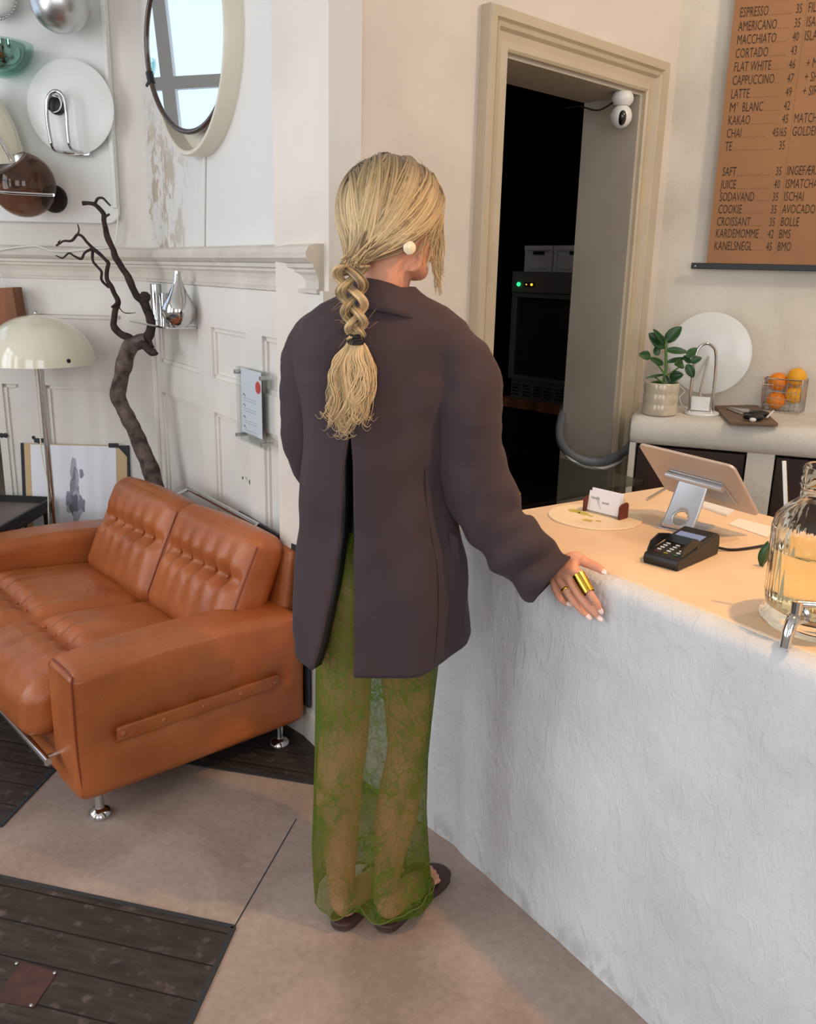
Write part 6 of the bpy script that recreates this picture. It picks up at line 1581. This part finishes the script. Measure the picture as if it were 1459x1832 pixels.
# sleeves
def sleeve(pts, name, seam=True):
    c = cr(pts, 8); path = [V(p[:3]) for p in c]; bm = B(); n = len(path)
    path_, T, U = frames(path); rings_ = []; SG = 36
    for i in range(n):
        w_ = T[i].cross(U[i]); r_ = []
        for k in range(SG):
            a = 2 * pi * k / SG; d = U[i] * cos(a) + w_ * sin(a); q = path_[i] + d * c[i][3]
            q += d * (0.010 * noise.noise(q * 11) + 0.0055 * noise.noise(q * 26) + 0.007 * sin(i * 0.55 + 2.2 * cos(a)) * max(0, (i / n - 0.35)) * 1.3)
            r_.append(q)
        rings_.append(r_)
    loft(bm, rings_, True, False)
    return obj(name, bm, MT['blazer'], blz, solid=0.004, angle=80)
sleeve([(0.050, 1.80, 1.378, .048), (0.080, 1.788, 1.335, .064), tuple(at(834, 690, 1.78)) + (.071,), tuple(at(838, 770, 1.775)) + (.069,), tuple(at(850, 850, 1.765)) + (.068,), tuple(at(874, 912, 1.755)) + (.065,), tuple(at(898, 950, 1.745)) + (.059,), tuple(at(921, 975, 1.738)) + (.068,), tuple(at(955, 1010, 1.728)) + (.061,), tuple(at(986, 1037, 1.712)) + (.0625,)], 'sleeve')
sleeve([(-0.165, 1.825, 1.385, .052), (-0.192, 1.83, 1.345, .064), (-0.208, 1.835, 1.26, .064), (-0.208, 1.845, 1.17, .060), (-0.195, 1.88, 1.08, .058), (-0.15, 1.95, 1.03, .054), (-0.06, 2.0, 1.00, .050), (-0.035, 2.015, 0.992, .050)], 'sleeve')
# collar: stand and fall
bm = B(); rings = []
CA = V((-0.063, 1.803, 0)); fwd = V((0.55, 0.83, 0)).normalized(); sid = V((fwd.y, -fwd.x, 0))
def col_pt(ph, ra, rb, z, dip): return CA + sid * (cos(ph) * ra) + fwd * (sin(ph) * rb + 0.004) + Z * (z - dip * (0.5 + 0.5 * sin(ph)))
phs = [radians(-90 - 140 + 280 * k / 60) for k in range(61)]
for ra, rb, z, dip in ((0.060, 0.056, 1.440, 0.03), (0.062, 0.058, 1.470, 0.05), (0.066, 0.061, 1.483, 0.06), (0.072, 0.066, 1.484, 0.06), (0.082, 0.074, 1.468, 0.06), (0.096, 0.084, 1.442, 0.06), (0.104, 0.090, 1.428, 0.055)):
    rings.append([col_pt(p, ra, rb, z, dip) for p in phs])
loft(bm, rings, False, False); obj('collar', bm, MT['blazer'], blz, solid=0.003, angle=60)
# side flap pocket
bm = B(); p0, p1 = at(808, 935, 1.75), at(812, 1000, 1.75)
prism(bm, [at(802, 952, 1.738), at(817, 962, 1.745), at(822, 1003, 1.745), at(806, 1000, 1.738)], V((0.004, 0.004, 0))); obj('pocket_flap', bm, MT['blazer'], blz, smooth=False, bevel=0.002)

bm = B(); prism(bm, [at(806, 1132, 1.80), at(826, 1122, 1.80), at(828, 1160, 1.80), at(812, 1152, 1.80)], V((0.0008, 0.0008, 0))); obj('garment_tag', bm, mat('pale_tag', (206, 206, 210), rough=0.5), blz, smooth=False, label='pale grey tag hanging below the hem')
# ------------------------------------------------------------------ hair
def strands_layer(bm): return bm.verts.layers.float_color.new('strand')
TIE = hp_(-0.100, -0.010, -0.088)
TIE = at(626, 482, 1.715)
dT = V(((TIE - HC) @ hf, (TIE - HC) @ hr, (TIE - HC) @ hu))
ER = (0.103, 0.088, 0.103)
def surf(dv, off=0.0):
    d = dv.normalized(); k = 1 / sqrt((d.x / ER[0]) ** 2 + (d.y / ER[1]) ** 2 + (d.z / ER[2]) ** 2)
    return hp_(d.x * (k + off), d.y * (k + off), d.z * (k + off) + 0.008)
bm = B(); lay = strands_layer(bm)
# scalp cap below the strands
NCAP = 40; caps = []
for i in range(NCAP + 1):
    th_ = pi * i / NCAP
    row = []
    for k in range(48):
        a = 2 * pi * k / 48; d = V((sin(th_) * cos(a), sin(th_) * sin(a), cos(th_)))
        row.append(d)
    caps.append(row)
vm = {}
for i in range(NCAP):
    for k in range(48):
        ds = [caps[i][k], caps[i + 1][k], caps[i + 1][(k + 1) % 48], caps[i][(k + 1) % 48]]
        m_ = (ds[0] + ds[1] + ds[2] + ds[3]) / 4
        if m_.x > 0.62 and m_.z < 0.62: continue
        if m_.z < -0.15 and m_.x > -0.05: continue
        if m_.z < -0.62: continue
        f = []
        for d in ds:
            key = (round(d.x, 4), round(d.y, 4), round(d.z, 4))
            if key not in vm:
                v = bm.verts.new(surf(d, -0.008)); v[lay] = (0.35, 0.75, 0.5, 1); vm[key] = v
            if vm[key] not in f: f.append(vm[key])
        if len(f) > 2:
            try: bm.faces.new(f)
            except ValueError: pass
def strand(d0, dc, d1, off0, off1, tint, r0, rnd, end=None, n=15):
    path = []; rad_ = []
    for i in range(n + 1):
        t = i / n; a = d0 * (1 - t) ** 2 + dc * (2 * t * (1 - t)) + d1 * t * t
        p = surf(a, off0 + (off1 - off0) * t)
        if end is not None and t > 0.75: p = p.lerp(end, ((t - 0.75) / 0.25) ** 1.3)
        path.append(p); rad_.append(r0 * (0.55 + 0.45 * sin(pi * min(1, t * 1.1))))
    tube(bm, path, rad_, 5, cap=True, attr=(lay, tint, rnd))
d1 = dT.normalized()
NST = 1000
for i in range(NST):
    side = 1 if random.random() < 0.55 else -1
    al = radians(random.uniform(38, 150)); d0 = V((cos(al), side * 0.03 + random.uniform(-.03, .03), sin(al)))
    u_ = (al - radians(38)) / radians(112)           # 0 front .. 1 back
    spread = random.uniform(0.35, 1.0)
    dc = V((0.55 - 1.5 * u_, side * 1.35 * spread * (1 - 0.55 * u_), 0.25 - 0.55 * (1 - u_) * spread + 0.25 * (1 - spread)))
    clump = noise.noise(V((al * 5.5, side * 3.1, spread * 7))) * 1.3
    tint = max(0, min(1, 0.46 + 0.68 * clump + random.uniform(-.22, .22)))
    off = 0.000 + 0.011 * (0.5 + 0.5 * clump) + random.uniform(0, 0.003)
    e_ = TIE + V((random.uniform(-.016, .016), random.uniform(-.004, .012), random.uniform(-.012, .016)))
    strand(d0, dc, d1 + V((random.uniform(-.12, .12), random.uniform(-.15, .15), random.uniform(-.1, .1))), off, 0.004, tint, random.uniform(0.0012, 0.0029), random.random(), e_)
for i in range(420):
    al = radians(random.uniform(70, 158)); b0 = random.uniform(-.75, .75); d0 = V((cos(al), b0, sin(al)))
    dc = V((-0.9, b0 * 1.5, 0.35)); clump = noise.noise(V((b0 * 5, al * 2, 9)))
    e_ = TIE + V((random.uniform(-.02, .02), random.uniform(-.004, .012), random.uniform(-.012, .018)))
    strand(d0, dc, d1, 0.001 + 0.006 * (0.5 + 0.5 * clump), 0.004, max(0, min(1, 0.45 + 0.6 * clump + random.uniform(-.25, .25))), random.uniform(0.0011, 0.0026), random.random(), e_)
# loose face-framing locks on the right
for i in range(85):
    s_ = random.random(); x0 = 777 + 12 * s_; rr = random.uniform(0.0006, 0.0014); yy = 1.785 + random.uniform(-.006, .006)
    pts = [tuple(hp_(0.062 + random.uniform(-.006, .004), 0.012 + 0.03 * random.random(), 0.093)), tuple(hp_(0.082, 0.048 + random.uniform(-.008, .01), 0.055)), tuple(at(x0 + random.uniform(-5, 6), 385, yy)), tuple(at(x0 + random.uniform(-6, 7), 435, yy)), tuple(at(x0 + random.uniform(-7, 6), 478 + random.uniform(-6, 6), yy)), tuple(at(x0 + random.uniform(-6, 10), 500 + random.uniform(-14, 30), yy))]
    c = cr(pts, 5); n = len(c); tube(bm, [V(p) for p in c], [rr * (1 - 0.6 * k / n) for k in range(n)], 4, attr=(lay, random.uniform(.35, .95), random.random(), 0.45))
for i in range(28):
    pts = [tuple(hp_(0.062, 0.030, 0.086)), tuple(hp_(0.076, 0.064, 0.03)), tuple(hp_(0.055 + random.uniform(-.02, .012), 0.080 + random.uniform(-.004, .004), -0.02)), tuple(hp_(0.035 + random.uniform(-.02, .03), 0.076, -0.06 + random.uniform(-.03, .02)))]
    c = cr(pts, 5); n = len(c); tube(bm, [V(p) for p in c], [0.0010 * (1 - 0.5 * k / n) for k in range(n)], 4, attr=(lay, random.uniform(.3, .9), random.random(), 0.4))
# flyaways around the crown
for i in range(60):
    al = radians(random.uniform(50, 140)); b = random.uniform(-.7, .7); d0 = V((cos(al), b, sin(al)))
    p = surf(d0, 0.004); q = surf(d0 + V((-.25, random.uniform(-.2, .2), -.1)), random.uniform(.008, .018)); m_ = (p + q) / 2 + hu * random.uniform(0, .006)
    tube(bm, [p, m_, q], 0.00025, 3, attr=(lay, .6, random.random()))
hair = obj('hair', bm, MT['hair'], ps, angle=180, label='blonde hair with darker roots swept back')
# braid: three crossing strands made of fine locks
bpath = cr([tuple(TIE + V((0, -0.004, 0.006))), tuple(at(627, 505, 1.700)), tuple(at(631, 535, 1.692)), tuple(at(634, 565, 1.686)), tuple(at(636, 590, 1.684)), tuple(at(636, 606, 1.684))], 12)
bpath = [V(p) for p in bpath]; nb__ = len(bpath)
bm = B(); lay = strands_layer(bm)
bw = [0.0265 - 0.0145 * (i / (nb__ - 1)) for i in range(nb__)]
TURNS = 1.45
for s3 in range(3):
    for k in range(44):
        jx, jy = random.gauss(0, .45), random.gauss(0, .45); tint = max(0, min(1, 0.62 + 0.22 * sin(s3 * 2.1) + random.uniform(-.25, .25)))
        pts = []
        for i in range(nb__):
            t = i / (nb__ - 1); ph = 2 * pi * (TURNS * t + s3 / 3)
            wv_ = bw[i]
            x = wv_ * 1.0 * cos(ph) + jx * wv_ * 0.36; y = wv_ * 0.62 * sin(2 * ph) + jy * wv_ * 0.36
            pts.append(bpath[i] + V((x, y, jx * 0.001)))
        tube(bm, pts, random.uniform(0.0013, 0.0030), 5, attr=(lay, tint, random.random()))
for i in range(40):
    k = random.randrange(nb__ - 1); p = bpath[k] + V((random.uniform(-.02, .02), -.012, 0)); a = random.uniform(0, 6.28)
    tube(bm, [p, p + V((cos(a) * .012, -.004, sin(a) * .012)), p + V((cos(a) * .026, -.004, sin(a + .5) * .026))], 0.00022, 3, attr=(lay, .7, random.random()))
for v in bm.verts: c_ = v[lay]; v[lay] = (c_[0], 0.5 + c_[1] * 0.5, c_[2], 1)
obj('braid', bm, MT['hair'], hair, angle=180)
# loose tail
bm = B(); lay = strands_layer(bm)
t0_ = at(636, 606, 1.684)
CL = [(random.uniform(-1, 1), random.uniform(-1, 1), random.uniform(.70, 1.06), random.uniform(0, 6.28), random.uniform(.8, 1.25), random.uniform(.004, .012), random.uniform(-.15, .2)) for _ in range(22)]
for i in range(520):
    c0_, c1_, cl_, wob, fr_, am, tn_ = random.choice(CL)
    s_ = max(-1, min(1, c0_ + random.gauss(0, .13))); dpt = max(-1, min(1, c1_ + random.gauss(0, .25))); ln_ = cl_ * random.uniform(.93, 1.03)
    wob += random.gauss(0, .25)
    cen = [(636, 606, .25), (636, 625, .6), (634, 650, .95), (631, 680, 1.12), (629, 710, 1.15), (627, 740, 1.05), (626, 768, 1.0)]
    pts = []
    for j, (x, y, w_) in enumerate(cen):
        t = j / 6 * ln_; yy = 606 + (y - 606) * ln_; p = at(x, yy, 1.684 - 0.002 * j)
        pts.append(tuple(p + V((s_ * 0.036 * w_ + am * sin(wob + fr_ * j * 1.5) * (0, 0, .5, .9, 1, 1.1, 1.2)[j], dpt * 0.010 * w_, am * 0.6 * cos(wob + j * 1.7) * (j > 2)))))
    if random.random() < 0.14:
        p = V(pts[-1]); sg = random.choice((-1, 1)); q9 = random.uniform(.6, 1.5); pts += [tuple(p + V((sg * .008 * q9, -.002, -.010 * q9))), tuple(p + V((sg * .015 * q9, -.004, -.004)))]
    c = cr(pts, 5); n = len(c); r_ = random.uniform(.0005, .0015)
    tube(bm, [V(p) for p in c], [r_ * (1 - 0.75 * (k / n) ** 1.5) for k in range(n)], 5, attr=(lay, max(0, min(1, 0.78 + tn_ + random.uniform(-.2, .2))), random.random()))
for v in bm.verts: c_ = v[lay]; v[lay] = (c_[0], 1.0, c_[2], 1)
obj('loose_tail', bm, MT['hair'], hair, angle=180)
bm = B()
for dz in (-0.006, 0.0, 0.006):
    c_ = at(636, 607, 1.684) + Z * dz; tube(bm, [c_ + V((cos(2 * pi * k / 24), sin(2 * pi * k / 24), 0)) * 0.0125 for k in range(24)], 0.0042, 8, closed=True)
obj('hair_tie', bm, MT['black'], hair, label='black fabric hair tie')
# a thin black elastic loop hanging behind the tail
bm = B(); tube(bm, cr([tuple(at(x, y, 1.692)) for x, y in ((600, 715), (588, 728), (584, 742), (592, 755), (606, 762))], 6), 0.0022, 6); obj('ribbon', bm, MT['black'], hair)
